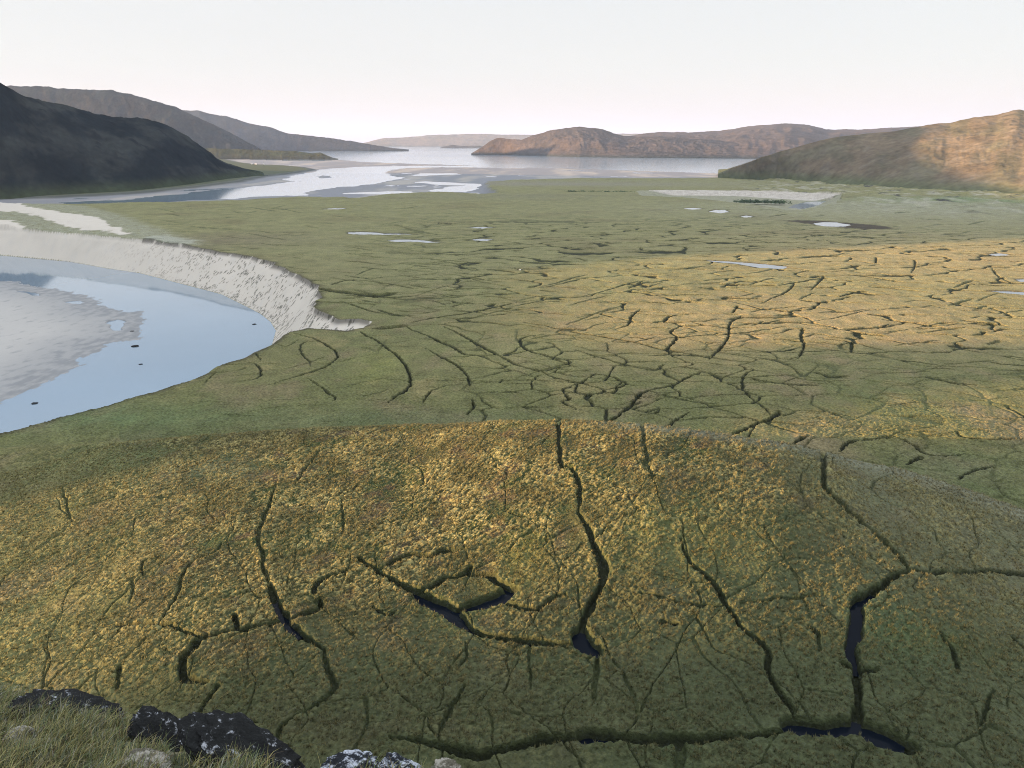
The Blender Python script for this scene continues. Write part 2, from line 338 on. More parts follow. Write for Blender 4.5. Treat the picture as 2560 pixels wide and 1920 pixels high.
# on the near terrace: (points, width m, depth m, darkness)
near_d = [
 ([(690, 1215), (676, 1258), (661, 1293), (645, 1347), (657, 1390), (661, 1433), (676, 1468)], 1.3, .8, .55),
 ([(676, 1468), (684, 1499), (700, 1530), (719, 1557), (746, 1588), (809, 1627)], 1.9, 1.5, 1),
 ([(809, 1627), (822, 1680), (835, 1732), (770, 1780), (711, 1814), (690, 1860)], 1.6, 1.1, .6),
 ([(719, 1549), (680, 1563), (595, 1580), (505, 1604), (482, 1627), (459, 1654), (457, 1695), (480, 1707), (520, 1712)], 1.7, 1.4, 1),
 ([(505, 1604), (467, 1584), (420, 1569), (350, 1565), (241, 1573)], 1.1, .9, .8),
 ([(595, 1580), (587, 1542)], 1.2, 1.0, .9), ([(542, 1721), (492, 1792)], 1.3, 1., .7), ([(300, 1670), (294, 1727)], .9, .7, .6),
 ([(880, 1430), (855, 1437), (809, 1452), (788, 1473), (786, 1492)], 1.2, 1.2, .95), ([(800, 1500), (799, 1525), (739, 1549)], 1.1, 1.1, .9),
 ([(895, 1400), (941, 1431), (991, 1460), (1041, 1485), (1074, 1506), (1112, 1518), (1140, 1543), (1157, 1556), (1187, 1581), (1220, 1593), (1324, 1608), (1407, 1616), (1449, 1616)], 1.9, 1.7, 1),
 ([(1041, 1487), (1074, 1508), (1112, 1522), (1150, 1555), (1180, 1575)], 4.0, 1.8, 1),
 ([(954, 1427), (991, 1406), (1024, 1394), (1083, 1394), (1104, 1383), (1160, 1380)], 1.5, 1.3, 1),
 ([(1054, 1481), (1087, 1468), (1112, 1452), (1162, 1441), (1178, 1419)], 1.5, 1.3, .95),
 ([(1112, 1518), (1141, 1525), (1178, 1518), (1232, 1502), (1282, 1481), (1245, 1460), (1220, 1441), (1162, 1441)], 1.9, 1.6, 1),
 ([(1150, 1524), (1195, 1514), (1240, 1499), (1276, 1481)], 3.8, 1.8, 1),
 ([(1253, 1510), (1282, 1518), (1328, 1529), (1349, 1525), (1382, 1502), (1416, 1493)], 1.1, 1.0, .85),
 ([(1424, 1077), (1370, 1107), (1391, 1123), (1399, 1148), (1424, 1169), (1445, 1206), (1449, 1248), (1445, 1285)], 1.4, 1.0, .7),
 ([(1445, 1285), (1470, 1323), (1480, 1356), (1503, 1402), (1509, 1435), (1505, 1464), (1486, 1498), (1474, 1523), (1461, 1552), (1449, 1581), (1462, 1608), (1495, 1640)], 1.8, 1.5, .9),
 ([(1452, 1575), (1450, 1590), (1462, 1612), (1495, 1638)], 3.8, 1.8, 1),
 ([(1495, 1640), (1490, 1700), (1484, 1755)], 1.2, .8, .4),
 ([(1532, 1094), (1544, 1123), (1582, 1144), (1620, 1165), (1660, 1200)], 1.0, .6, .5), ([(854, 1248), (858, 1306), (856, 1340)], .7, .5, .5),
 ([(1162, 1610), (1166, 1635), (1162, 1656), (1144, 1675)], .7, .6, .5), ([(1327, 1614), (1325, 1670), (1327, 1728)], .6, .5, .5),
 ([(930, 1520), (966, 1545), (990, 1532)], .9, .8, .8),
 ([(2035, 1150), (2040, 1169), (2058, 1201), (2067, 1229), (2099, 1261), (2140, 1297), (2182, 1334), (2218, 1366), (2255, 1405), (2269, 1428)], 2.4, 1.5, .6),
 ([(2269, 1428), (2314, 1435), (2388, 1437), (2470, 1433), (2560, 1437), (2640, 1442)], 1.4, 1.2, .85),
 ([(2269, 1430), (2232, 1446), (2186, 1481), (2145, 1508), (2138, 1540), (2134, 1586), (2127, 1618), (2131, 1655), (2140, 1678)], 2.0, 1.7, 1),
 ([(2150, 1508), (2140, 1545), (2136, 1590), (2130, 1610)], 2.6, 1.6, 1),
 ([(2131, 1650), (2140, 1678), (2145, 1733), (2143, 1801)], 1.3, 1.5, 1), ([(2104, 1666), (2140, 1680), (2191, 1680)], 1.1, 1.1, .95),
 ([(1700, 1350), (1724, 1407), (1779, 1458), (1815, 1517), (1856, 1577), (1893, 1604), (1916, 1636), (1921, 1687), (1943, 1733), (1976, 1774), (1985, 1800)], 1.1, 1.0, .85),
 ([(1600, 1487), (1655, 1501), (1737, 1517), (1806, 1520)], .9, .8, .7), ([(1850, 1512), (1902, 1506), (1989, 1499), (2058, 1490)], .9, .7, .6),
 ([(2347, 1591), (2374, 1618), (2388, 1655), (2398, 1690)], 1.0, .8, .7), ([(2484, 1728), (2461, 1774), (2456, 1820)], .9, .7, .6), ([(2530, 1600), (2560, 1625)], 1.2, .9, .8),
 ([(1958, 1829), (1921, 1833), (1806, 1847), (1715, 1856), (1592, 1854), (1531, 1846), (1441, 1850), (1388, 1852), (1307, 1868), (1246, 1882), (1193, 1895), (1128, 1880), (1060, 1862), (980, 1850)], 1.9, 1.5, .9),
 ([(1455, 1847), (1500, 1846), (1540, 1846)], 3.4, 2.0, 1), ([(1965, 1814), (2000, 1818), (2058, 1824), (2140, 1822), (2195, 1842), (2262, 1868), (2285, 1880)], 4.6, 1.9, 1), ([(2143, 1780), (2143, 1822)], 1.8, 1.6, 1), ([(1692, 1856), (1700, 1885), (1696, 1930)], 2.2, 1.0, .5),
 ([(1655, 1560), (1688, 1563)], 1.0, .8, .9), ([(2025, 1574), (2040, 1588)], 1.1, .9, .9), ([(2045, 1588), (2050, 1630)], .7, .5, .5),
 ([(381, 1398), (356, 1413), (358, 1444)], .8, .6, .6), ([(556, 1359), (540, 1378), (486, 1405), (463, 1429), (447, 1487), (424, 1522), (400, 1560)], .8, .6, .6),
 ([(330, 1455), (334, 1480), (325, 1510)], .7, .5, .5), ([(155, 1220), (175, 1290), (172, 1300)], .7, .5, .5),
 ([(800, 1130), (760, 1180), (735, 1215)], 1.1, .6, .45), ([(470, 1200), (520, 1190), (560, 1195)], 2.4, .4, .4), ([(395, 1248), (420, 1245), (445, 1248)], 2.2, .5, .5), ([(170, 1272), (230, 1262), (300, 1240)], 1.4, .5, .5),
 ([(1164, 1720), (1144, 1752), (1112, 1801), (1099, 1846)], 1.1, .8, .5), ([(1270, 1095), (1285, 1110), (1330, 1120)], .8, .5, .4),
]
mid_d = [
 ([(735, 833), (792, 850), (827, 870), (844, 890), (827, 909), (805, 922), (731, 946), (675, 965)], 2.0, 1.0, .75),
 ([(800, 853), (761, 857), (751, 870), (757, 887), (770, 900), (777, 918)], 1.6, .8, .7), ([(766, 946), (800, 968), (820, 985), (835, 996), (833, 1005)], 1.8, .9, .75),
 ([(900, 830), (909, 835), (944, 853), (974, 874), (1000, 896), (1018, 922), (1026, 952), (1018, 974), (987, 996), (972, 1009)], 2.5, 1.4, .9),
 ([(1065, 870), (1100, 890), (1135, 909), (1161, 931), (1172, 952), (1177, 966)], 2.0, 1.2, .9), ([(1180, 1000), (1184, 1022), (1165, 1039)], 2.0, 1.2, .8),
 ([(1130, 963), (1100, 970), (1074, 983), (1057, 1009)], 1.7, .9, .75), ([(1050, 952), (1126, 952), (1230, 956)], 1.3, .7, .6), ([(910, 992), (950, 985), (966, 978)], 1.4, .7, .6),
 ([(860, 972), (900, 960), (950, 950)], 1.2, .6, .5),
 ([(1009, 814), (1039, 827), (1074, 840), (1100, 853), (1139, 870), (1169, 887), (1239, 885), (1204, 866), (1152, 835), (1109, 816)], 2.4, 1.2, .85),
 ([(1239, 883), (1265, 898), (1291, 913), (1352, 929), (1395, 918), (1425, 905), (1378, 892), (1317, 874), (1300, 848), (1330, 840), (1360, 835)], 2.3, 1.2, .85),
 ([(1356, 931), (1399, 950), (1451, 961), (1512, 979), (1480, 990), (1440, 985), (1404, 979), (1430, 968), (1451, 961)], 2.3, 1.3, .95),
 ([(1486, 937), (1530, 944), (1564, 961), (1540, 972), (1512, 979)], 2.5, 1.4, 1), ([(1404, 979), (1421, 1000), (1408, 1009), (1438, 1026)], 2.4, 1.3, .95),
 ([(1451, 961), (1486, 937)], 1.8, 1., .8), ([(1600, 1009), (1573, 1022), (1540, 1045), (1508, 1059)], 2.8, 1.4, 1),
 ([(939, 822), (975, 818), (1009, 814)], 9., 3.5, .6), ([(1031, 805), (1074, 796), (1161, 783), (1248, 766), (1291, 757)], 3.0, 1.2, .8),
 ([(875, 700), (909, 701), (970, 709), (1044, 722)], 3.0, 1.3, .8), ([(850, 752), (935, 779), (1009, 792)], 2.4, 1.0, .7),
 ([(1310, 805), (1386, 818), (1465, 835), (1600, 857)], 2.6, 1.1, .8), ([(1600, 775), (1580, 790), (1569, 814), (1540, 822)], 2.8, 1.3, .8),
 ([(1440, 875), (1529, 902), (1577, 916), (1634, 926), (1658, 911)], 2.5, 1.3, .9), ([(1548, 847), (1600, 858), (1644, 871), (1740, 887), (1869, 907)], 2.8, 1.3, .9),
 ([(1720, 787), (1677, 792), (1658, 806)], 3, 1.5, .95), ([(1700, 816), (1677, 830), (1692, 844), (1668, 873), (1680, 885)], 3.2, 1.5, .95),
 ([(1855, 789), (1826, 806), (1821, 840), (1802, 868), (1773, 897)], 3.0, 1.4, .9), ([(2008, 818), (2003, 840), (2010, 868), (1994, 897)], 2.8, 1.3, .9),
 ([(1845, 765), (1831, 782)], 2.6, 1.2, .8), ([(1754, 931), (1716, 945), (1682, 964), (1610, 983), (1590, 1000), (1572, 1022)], 3.0, 1.4, .95),
 ([(1860, 920), (1883, 926), (1860, 940), (1855, 969), (1874, 993), (1907, 1017), (1925, 1040)], 2.0, 1., .75), ([(1629, 983), (1692, 998), (1764, 1010), (1797, 1010)], 1.8, .9, .8),
 ([(1600, 1041), (1640, 1035), (1645, 1022)], 1.5, .8, .6),
 ([(1720, 1034), (1692, 1053), (1668, 1070)], 2.4, 1.4, 1), ([(1950, 1031), (1931, 1046), (1874, 1070), (1831, 1091)], 2.8, 1.6, 1), ([(2018, 1094), (1995, 1104), (1979, 1115)], 3.0, 1.6, 1),
 ([(1880, 948), (1907, 955), (1979, 962), (2041, 964)], 3.5, 1.4, .95), ([(2032, 931), (2050, 934), (2075, 940), (2118, 940)], 4.5, 1.2, .8), ([(1640, 925), (1760, 940), (1880, 945), (2000, 935)], 1.4, .8, .6),
 ([(2037, 1017), (2070, 1031), (2104, 1046)], 2.2, 1.1, .85), ([(2305, 943), (2339, 947), (2387, 957), (2439, 962)], 4.5, 1.7, 1), ([(2245, 900), (2300, 905), (2340, 911)], 2.5, 1.1, .8),
 ([(2480, 905), (2520, 912), (2600, 915)], 3, 1.2, .8), ([(2099, 1132), (2123, 1108), (2190, 1101), (2238, 1094)], 2.2, 1.3, 1), ([(2238, 1094), (2276, 1113), (2315, 1137), (2343, 1141), (2420, 1141)], 1.8, 1., .8),
 ([(2267, 1163), (2290, 1152), (2305, 1146)], 2.0, 1.3, .95), ([(2396, 1201), (2430, 1180), (2482, 1170)], 1.7, 1.2, .9), ([(2396, 1080), (2410, 1096), (2482, 1101), (2560, 1098)], 2., 1.1, .9),
 ([(2511, 1012), (2535, 1028), (2570, 1048)], 2.2, 1.2, .9), ([(2118, 832), (2171, 835), (2219, 842)], 4, 1.4, 1), ([(2209, 799), (2267, 806), (2353, 818)], 5, 1.6, 1),
 ([(2008, 751), (2065, 756)], 4.5, 1.3, 1), ([(2176, 717), (2248, 722), (2315, 729)], 6, 1.4, .95), ([(2152, 689), (2219, 698), (2257, 705), (2324, 708)], 6, 1.5, 1), ([(2478, 669), (2497, 691), (2535, 710)], 2.8, 1.2, .8),
 ([(2286, 648), (2288, 662), (2279, 681)], 3.2, 1.4, .9), ([(2190, 643), (2190, 657)], 3, 1.3, .9), ([(1807, 710), (1931, 713)], 6, 1.4, .95), ([(1811, 744), (1893, 746)], 4.5, 1.4, .95), ([(1912, 772), (1979, 777)], 4.5, 1.4, .95),
 ([(2410, 801), (2511, 813)], 4, 1.4, .9), ([(2060, 690), (2051, 701), (2027, 725)], 2.8, 1.3, .85), ([(1989, 703), (1969, 727), (1902, 758)], 2.6, 1.2, .85), ([(1540, 644), (1644, 646), (1768, 652)], 5, 1.2, .9), ([(1962, 668), (2065, 680)], 5, 1.2, .9),
 ([(2430, 640), (2550, 640)], 6, 1.2, .8), ([(870, 585), (930, 584)], 5, 1, .5), ([(1098, 556), (1160, 560)], 9, 1.2, .9), ([(1220, 676), (1250, 676), (1290, 683)], 6, 1.4, .95), ([(1326, 679), (1400, 678)], 5, 1.4, .9),
 ([(2130, 855), (2128, 880)], 2.6, 1.2, .9), ([(1250, 960), (1256, 952)], 2.2, 1.2, .9), ([(1268, 980), (1290, 983)], 2.6, 1.3, 1),
 ([(796, 720), (857, 729), (944, 738), (983, 731)], 14., 2.5, .75), ([(830, 712), (860, 702), (890, 700)], 5, 1.3, .8), ([(870, 738), (960, 744), (1040, 740)], 7, 1.5, .7),
 ([(620, 905), (645, 915), (652, 935), (640, 948), (600, 955)], 1.8, .9, .75), ([(560, 925), (530, 940), (505, 965)], 1.3, .6, .5), ([(640, 884), (652, 900)], 1.6, .8, .6), ([(530, 935), (600, 925), (612, 918)], 1.2, .6, .5), ([(690, 860), (715, 866), (745, 850)], 1.2, .6, .5),
]
for pts, w_, d_, k_ in near_d: ditch(pts, w_*(.88 if k_ > .82 else .62), d_, k_, jit=.7)
for pts, w_, d_, k_ in mid_d: ditch(pts, w_*(.62 if pts[0][1] > 900 else .75)*(.75 if abs(pts[-1][1]-pts[0][1]) > abs(pts[-1][0]-pts[0][0])*.6 else 1)*.9, d_, k_, jit=1.2)
# small cracks, traced in bulk where the photograph shows many short ones
def cracks(px0, px1, py0, py1, n, lx, slope, w, dark, seed):
    r_ = np.random.default_rng(seed)
    for i in range(n):
        a, b = r_.uniform(px0, px1), r_.uniform(py0, py1); L = lx*r_.uniform(.4, 1.5)*(.4+.6*(b-480)/500.)
        s = slope+r_.normal(0, .09); kk = r_.normal(0, .05)
        pts = [(a+L*t, b+(s*t+kk*math.sin(3*t+i))*L*.8) for t in (0, .35, .7, 1)]
        x_, y_ = P(*pts[1], 0)
        ditch(pts, w*r_.uniform(.6, 1.3)*math.hypot(x_, y_)*.0046, .8*r_.uniform(.6, 1.3), dark*r_.uniform(.5, 1))
cracks(850, 1600, 600, 780, 55, 110, .07, 1, .75, 1)
cracks(1550, 2600, 590, 900, 110, 150, .03, .85, .9, 2)
cracks(1000, 1500, 700, 860, 12, 150, -.28, .9, .7, 3)
cracks(1500, 2500, 620, 880, 14, 60, -.45, .9, .8, 4)
cracks(1000, 2500, 520, 600, 46, 110, .02, 1., .65, 5)
cracks(350, 1100, 510, 640, 70, 130, .05, 1., .55, 6)
cracks(700, 1200, 640, 760, 36, 110, .09, 1., .7, 7)
cracks(1300, 2300, 800, 1000, 18, 110, .12, .6, .7, 8)
cracks(1100, 1600, 780, 1040, 8, 120, -.2, .55, .65, 9)
cracks(1900, 2560, 900, 1090, 36, 110, .05, .5, .5, 10)
cracks(450, 1100, 850, 1040, 22, 120, -.05, .45, .45, 11)
def net(cell, w, sx, sy, sd, lo, hi, m_):  # connected polygon cracks
    a, b, _ = vor(X/(cell*sx)+.35*fbm(X/25, Y/25, 3, sd), Y/(cell*sy)+.35*fbm(X/25, Y/25, 3, sd+3), sd)
    k__ = np.clip(w/cell, .005, .3); return (1-sstep(k__*.5, k__*1.5, b-a))*sstep(lo, hi, fbm(X/30., Y/30., 3, sd+6))*m_
rcg = np.interp(AA, d_az, d_r)
on_t = sstep(0, -6, RR-rcg)
vA = net(15., .62, 1.3, 1., 31, -.7, -.3, sstep(0, 12, RR-rcg-12)*(1-sstep(300, 380, RR))*sstep(-.12, .0, AA)*(1-.6*sstep(.3, .45, AA)))
vB = net(26., RR*.0026, 2.2, .9, 35, -.9, -.4, sstep(300, 380, RR)*(1-sstep(750, 1000, RR))*sstep(-.2, -.05, AA))
vC = net(13., .17, 1., 1.1, 39, -.8, -.2, on_t*sstep(170, 125, RR))
vD = net(24., .24, .8, 1.4, 43, -.6, -.1, on_t)
f1, f2, _i = vor(X/24.+.4*fbm(X/30, Y/30, 3, 80), Y/24.+.4*fbm(X/30, Y/30, 3, 83), 3)
wk = np.clip(RR*.0028/24., .03, .2)
vk = (1-sstep(wk*.5, wk*1.4, f2-f1))*sstep(-.15, .25, fbm(X/50., Y/50., 3, 86))*sstep(250, 330, RR)*(1-sstep(560, 850, RR))
okc = okp & (s3 < 5)
vk = np.where(okc & (AA > -.2), vk*.5*sstep(-.05, -.12, AA), 0).astype(np.float32)
CM = np.where(inr | (mud_w > .5), 0, CM); CH = np.where(inr | (mud_w > .5), 0, CH)
vA, vB = [np.where(okc, q, 0).astype(np.float32) for q in (vA, vB)]
vC, vD = [np.where(inr, 0, q).astype(np.float32) for q in (vC, vD)]
px_, py_ = P(1295, 675.5, 0); clear = sstep(3, 7, np.hypot((X-px_)/1., Y-py_))
CH = CH*clear; CM = CM*clear; vA = vA*clear; vB = vB*clear; vk = vk*clear
CHt = np.maximum.reduce([CH, vk*.9, vA*.9, vB*1.0, vC*.4, vD*.5]); CMt = np.maximum.reduce([CM, vk*.7, vA*.8, vB*.85, vC*.38, vD*.5])
# ---- ponds
ponds_px = [[(872, 580), (900, 579), (935, 580), (957, 583), (1000, 583), (1040, 585.5), (1000, 586.5), (950, 586), (900, 584.5), (874, 583.5)],
 [(974, 601), (1000, 598.5), (1040, 599), (1080, 603), (1105, 605.5), (1070, 605.5), (1030, 602.5), (990, 603)],
 [(1172, 569), (1200, 567), (1234, 568.5), (1205, 570)], [(1186, 598), (1205, 596.5), (1228, 598), (1215, 600.5), (1192, 600)],
 [(808, 522), (840, 520), (869, 520.5), (845, 522.5)], [(1711, 520), (1735, 519), (1756, 521.5), (1730, 523)],
 [(1774, 528), (1790, 524), (1812, 525), (1820, 529), (1800, 532), (1782, 530)], [(1852, 540), (1868, 538), (1883, 541), (1865, 543)],
 [(2040, 558), (2060, 555), (2090, 556), (2127, 562), (2105, 566), (2070, 565), (2048, 562)],
 [(1774, 651), (1820, 653), (1880, 657), (1962, 665), (1955, 670), (1890, 667), (1850, 659), (1800, 655)],
 [(2478, 635), (2500, 633), (2518, 636), (2490, 638)], [(2480, 727), (2520, 727), (2580, 731), (2580, 738), (2530, 733)], [(2545, 698), (2580, 697), (2580, 705), (2555, 703)]]
sPd = np.full(SH, -99., np.float32)
for q in ponds_px:
    sPd = np.maximum(sPd, sdf(PL(q, 0), X+1.5*wobx, Y+1.5*woby, 60))
peat = sdf(PL([(1930, 551), (2000, 549), (2060, 552), (2130, 556), (2200, 563), (2262, 572), (2200, 575), (2120, 571), (2040, 563), (1980, 556)], 0), xq, yq, 60)
Z0 = Z.copy()
pondk = sstep(-4, 2, sPd)
Z = np.where(okp, Z*(1-pondk)+(-.9)*pondk - .0, Z)
flatk = sstep(-30, -6, sPd)
Z = np.where(okp & (pondk < .01), Z*(1-flatk*.8), Z)
POND_Z = -.42
# ---- fine relief: hummocks of the near terrace and the green bank behind it
m = near & (RR > 60) & (~inr)
xn, yn = X[m], Y[m]; rn = RR[m]
tus = sstep(-.6, .1, fbm(xn/17., yn/17., 3, 90))*sstep(.9, .1, CM[m])
far_t = 1-sstep(235, 330, rn)
ca, sa = math.cos(.55), math.sin(.55)
ur, vr = xn*ca+yn*sa, -xn*sa+yn*ca            # hummocks line up in slanting rows
wx = .5*pn(xn/1.3, yn/1.3, 92)
g1, g2, gid = vor(ur/1.2+wx, vr/.8+wx, 9)
h1 = np.clip(1-g1*1.25, 0, 1)**.8*(.35+.65*gid)
g3, g4, gid2 = vor(xn/.62, yn/.62, 14)
h2 = np.clip(1-g3*1.3, 0, 1)
rows = np.clip(ridged(ur/7., vr/2.6, 3, 94), 0, 1)
Hh = (.52*h1*tus + .16*h2*(.4+.6*tus) + .30*rows*tus + .22*fbm(xn/4., yn/4., 3, 96))*far_t
Hh += (.10*fbm(xn/1.4, yn/1.4, 2, 99)+.25*np.clip(ridged(ur/12., vr/4., 3, 95), 0, 1)*.8)*(1-far_t*.6)
Zn = Z[m]+Hh+.30*LIP[m]*far_t
HT = np.zeros(SH, np.float32); HT[m] = np.clip(.9*h1*tus+.35*h2, 0, 1)*far_t
Z[m] = Zn
Z = Z-CHt*np.where(okp | (RR < 300), 1, 0)
Z = np.where(RR < 66, h_base(X, Y)+.4*fbm(X/3, Y/3, 3, 3), Z)
# ------------------------------------------------------------------ ground colours (what grows or lies where, plus painted terrace shade)
C_ = lambda *a: np.array(a, np.float32)
olive, straw, green, brown = C_(.112, .112, .048), C_(.22, .18, .085), C_(.072, .090, .034), C_(.150, .120, .070)
peatc, sand, mud, sagec = C_(.022, .026, .014), C_(.415, .385, .335), C_(.165, .17, .18), C_(.205, .21, .15)
def mix(a, b, t): return a+(b-a)*t[..., None]
n_a = fbm(X/60., Y/110., 4, 101); n_b = fbm(X/22., Y/34., 4, 105); n_c = fbm(X/6., Y/8., 4, 109)
col = np.broadcast_to(olive, SH+(3,)).astype(np.float32).copy()
col = mix(col, green*1.05, np.clip(.35+1.5*n_a, 0, 1)*.6)
col = mix(col, brown, sstep(.0, .45, n_b)*.7)
col = mix(col, straw*.95, sstep(.05, .5, -n_b+.3*n_c)*.45)
# distant plain is paler, dry sedge
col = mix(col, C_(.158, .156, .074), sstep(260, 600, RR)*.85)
col = mix(col, C_(.115, .100, .050), sstep(.1, .4, fbm(X/120, Y/60, 4, 113))*sstep(400, 700, RR)*.5)
streak = fbm(X/26., Y/26., 5, 117)
col *= (1+.30*streak*sstep(300, 500, RR))[..., None]
# near terrace: straw tussocks over olive moss, shade between them painted into the colour
T = np.zeros(SH, np.float32); rcg = np.interp(AA, d_az, d_r); T = sstep(4, -6, RR-rcg)*sstep(-.75, -.35, AA+0*RR)
T = T*(~inr)
right_gray = sstep(40, 80, X)*T
low_f = sstep(135, 92, RR)
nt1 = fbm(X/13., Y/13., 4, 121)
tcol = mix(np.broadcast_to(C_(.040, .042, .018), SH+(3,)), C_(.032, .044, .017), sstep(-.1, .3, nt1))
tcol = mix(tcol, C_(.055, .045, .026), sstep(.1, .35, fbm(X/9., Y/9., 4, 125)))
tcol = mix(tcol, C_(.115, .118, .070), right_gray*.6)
tcol = mix(tcol, C_(.208, .184, .076), sstep(.36, .62, HT+.42*pn(X/.42, Y/.42, 129)+.25*pn(X/2.2, Y/1.6, 133))*(1-.5*right_gray)*(1-.6*low_f)*(.35+.65*sstep(-.25, .15, fbm(X/11., Y/11., 3, 127))))  # straw tips lightened by hummock height for sunlit contrast
tcol = mix(tcol, C_(.052, .060, .030), low_f*.75)  # nearest ground toned down in colour to deepen its shade
tcol = mix(tcol, C_(.048, .058, .029), sstep(0, 40, X)*sstep(170, 120, RR)*.75)  # right side also painted darker, where the terrace lies in shade
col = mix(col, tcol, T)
rim = RR-rcg
col = mix(col, C_(.120, .125, .088), sstep(-11, -4, rim)*sstep(5, 0, rim)*sstep(.05, .2, AA)*(AA < .9)*.8)
col = mix(col, C_(.050, .064, .026), sstep(3, 9, rim)*sstep(42, 16, rim)*(AA > -.5)*(AA < .9)*(~inr)*.6)
def blob(px, py, sx, sy, c, a):            # a patch of its own vegetation
    global col
    x_, y_, _z = PS(px, py); w_ = a*np.exp(-((X-x_)/sx)**2-((Y-y_)/sy)**2)*(~inr)
    w_ = w_*(.65+.7*np.clip(n_c+.3, 0, 1)); col = mix(col, c, np.clip(w_, 0, 1))
for b_ in [(945, 915, 10, 22, C_(.15, .165, .05), .55), (2480, 1200, 30, 16, C_(.07, .10, .045), .4), (2350, 1150, 18, 12, C_(.07, .095, .045), .4), (1890, 1040, 9, 12, C_(.15, .14, .05), .4),
           (2050, 1060, 16, 14, C_(.13, .105, .06), .35), (2300, 1090, 14, 8, C_(.10, .09, .03), .7), (1730, 1330, 14, 11, C_(.10, .11, .035), .35), (1310, 1400, 5, 8, C_(.10, .10, .03), .4),
           (520, 1180, 12, 8, C_(.10, .11, .06), .7), (280, 1150, 14, 10, C_(.10, .13, .055), .5), (900, 1050, 60, 9, C_(.085, .105, .05), .7), (300, 1045, 45, 16, C_(.085, .115, .05), .8),
           (2250, 1580, 7, 7, C_(.06, .095, .045), .8), (2350, 1610, 12, 4, C_(.05, .06, .025), .8), (1700, 1900, 3, 5, C_(.035, .055, .025), .5), (1260, 1450, 6, 6, C_(.08, .09, .03), .25),
           (2430, 640, 200, 160, C_(.30, .22, .11), .5), (2000, 800, 120, 70, C_(.28, .21, .11), .55), (1650, 870, 40, 35, C_(.24, .19, .085), .5), (1300, 880, 30, 30, C_(.20, .19, .08), .5),
           (560, 600, 80, 60, C_(.12, .10, .07), .6), (700, 690, 50, 50, C_(.13, .115, .06), .5), (2450, 560, 300, 200, C_(.20, .19, .12), .4), (2300, 520, 300, 150, C_(.25, .26, .22), .4),
           (1250, 490, 200, 80, C_(.13, .13, .09), .5), (1350, 460, 400, 150, C_(.16, .15, .115), .9), (2450, 505, 150, 60, C_(.10, .15, .07), .7)]: blob(*b_)
col = mix(col, C_(.30, .29, .24), rl*sstep(.0, .4, fbm(X/40., Y/70., 4, 131))*.6)
col = mix(col, C_(.04, .04, .035), rl*sstep(.25, .4, fbm(X/30., Y/60., 4, 137)))
col = mix(col, sagec, sstep(-14, 6, s3)*ok_plain*(.55+.45*sstep(-.3, .3, n_c)))
col = mix(col, C_(.26, .27, .22), sstep(-5, 5, s3b)*ok_plain*.7)
col = mix(col, sand, sstep(-2, 2, s1+3*n_c)*ok_plain)
# cut bank: pale silt with clods and streaks of turf sliding down
sdn = -sW; alo = X-Y
vden0 = fbm(alo/7., sdn/5., 3, 62)
v1_, _, vi_ = vor(alo/3.8+sdn/4.5+.7*vden0, sdn/3.0+alo/40.+.9*vden0, 51); v2_, _, vj_ = vor(alo/1.7+sdn/3., sdn/2.6, 57)
vden = fbm(alo/30., sdn/9., 3, 58)
clod = np.maximum(sstep(.42, .25, v1_+.35*pn(X/1.3, Y/1.3, 59))*(vi_ < .26+.9*vden), sstep(.34, .22, v2_)*(vj_ < .08+.5*vden))*sstep(-400, -200, X)
clod = np.maximum(clod, sstep(.05, .25, fbm(alo/4., sdn/2., 3, 60))*sstep(5, 2, sdn)*sstep(-330, -230, X)*.8)
bankc = mix(np.broadcast_to(sand, SH+(3,)), C_(.38, .365, .335), sstep(.0, .5, fbm(alo/9.+sdn/6., sdn/12., 4, 143))*.5)
bankc = mix(bankc, C_(.09, .088, .07), clod*.85)
col = mix(col, bankc, bank.astype(np.float32))
nearbank = bank & (Y < 330+0*X) & (sW > -60) & (Y < 395+.35*X)
col = mix(col, C_(.09, .11, .05), nearbank*sstep(30, 5, -sW)*0.0 + nearbank*sstep(300, 290, Y))
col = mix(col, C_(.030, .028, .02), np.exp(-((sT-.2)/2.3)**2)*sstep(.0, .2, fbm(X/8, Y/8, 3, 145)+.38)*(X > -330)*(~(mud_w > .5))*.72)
barc = mix(np.broadcast_to(C_(.24, .243, .24), SH+(3,)), C_(.325, .318, .30), sstep(20, 70, sB))
barc = mix(barc, C_(.13, .14, .15), sstep(-.12, .5, fbm(X/5., Y/9., 4, 147)+.6*sstep(50, 0, sB)-.22)*.55)
col = mix(col, barc, (bar & (sW > 0)).astype(np.float32))
# tidal flats
mc = mix(np.broadcast_to(mud, SH+(3,)), C_(.27, .255, .23), sstep(-.1, .4, fbm(X/120., Y/400., 4, 151)))
mc = mix(mc, C_(.060, .068, .036), sstep(5, 25, sL))
mc = mix(mc, C_(.055, .06, .05), np.exp(-((sL-6)/14)**2))
mc = mix(mc, C_(.16, .165, .18), sstep(WL+.3, WL-.2, Z))
col = mix(col, mc, mud_w)
# oxbow
oc = mix(np.broadcast_to(C_(.20, .20, .14), SH+(3,)), sand*.95, (sstep(0, 3, sO)*sstep(46, 34, sO)))
back = sstep(-6, 4, sdf(np.concatenate([PL([(1585, 470), (1668, 467), (1835, 468), (1979, 473), (2108, 480)], 0), PL([(2106, 500), (2027, 501), (1931, 495), (1835, 489), (1716, 488), (1596, 488)], -12.5)]), xo, yo, 80))
oc2 = mix(np.broadcast_to(C_(.20, .20, .14), SH+(3,)), sand*.85, back)
col = mix(col, oc2, ox.astype(np.float32))
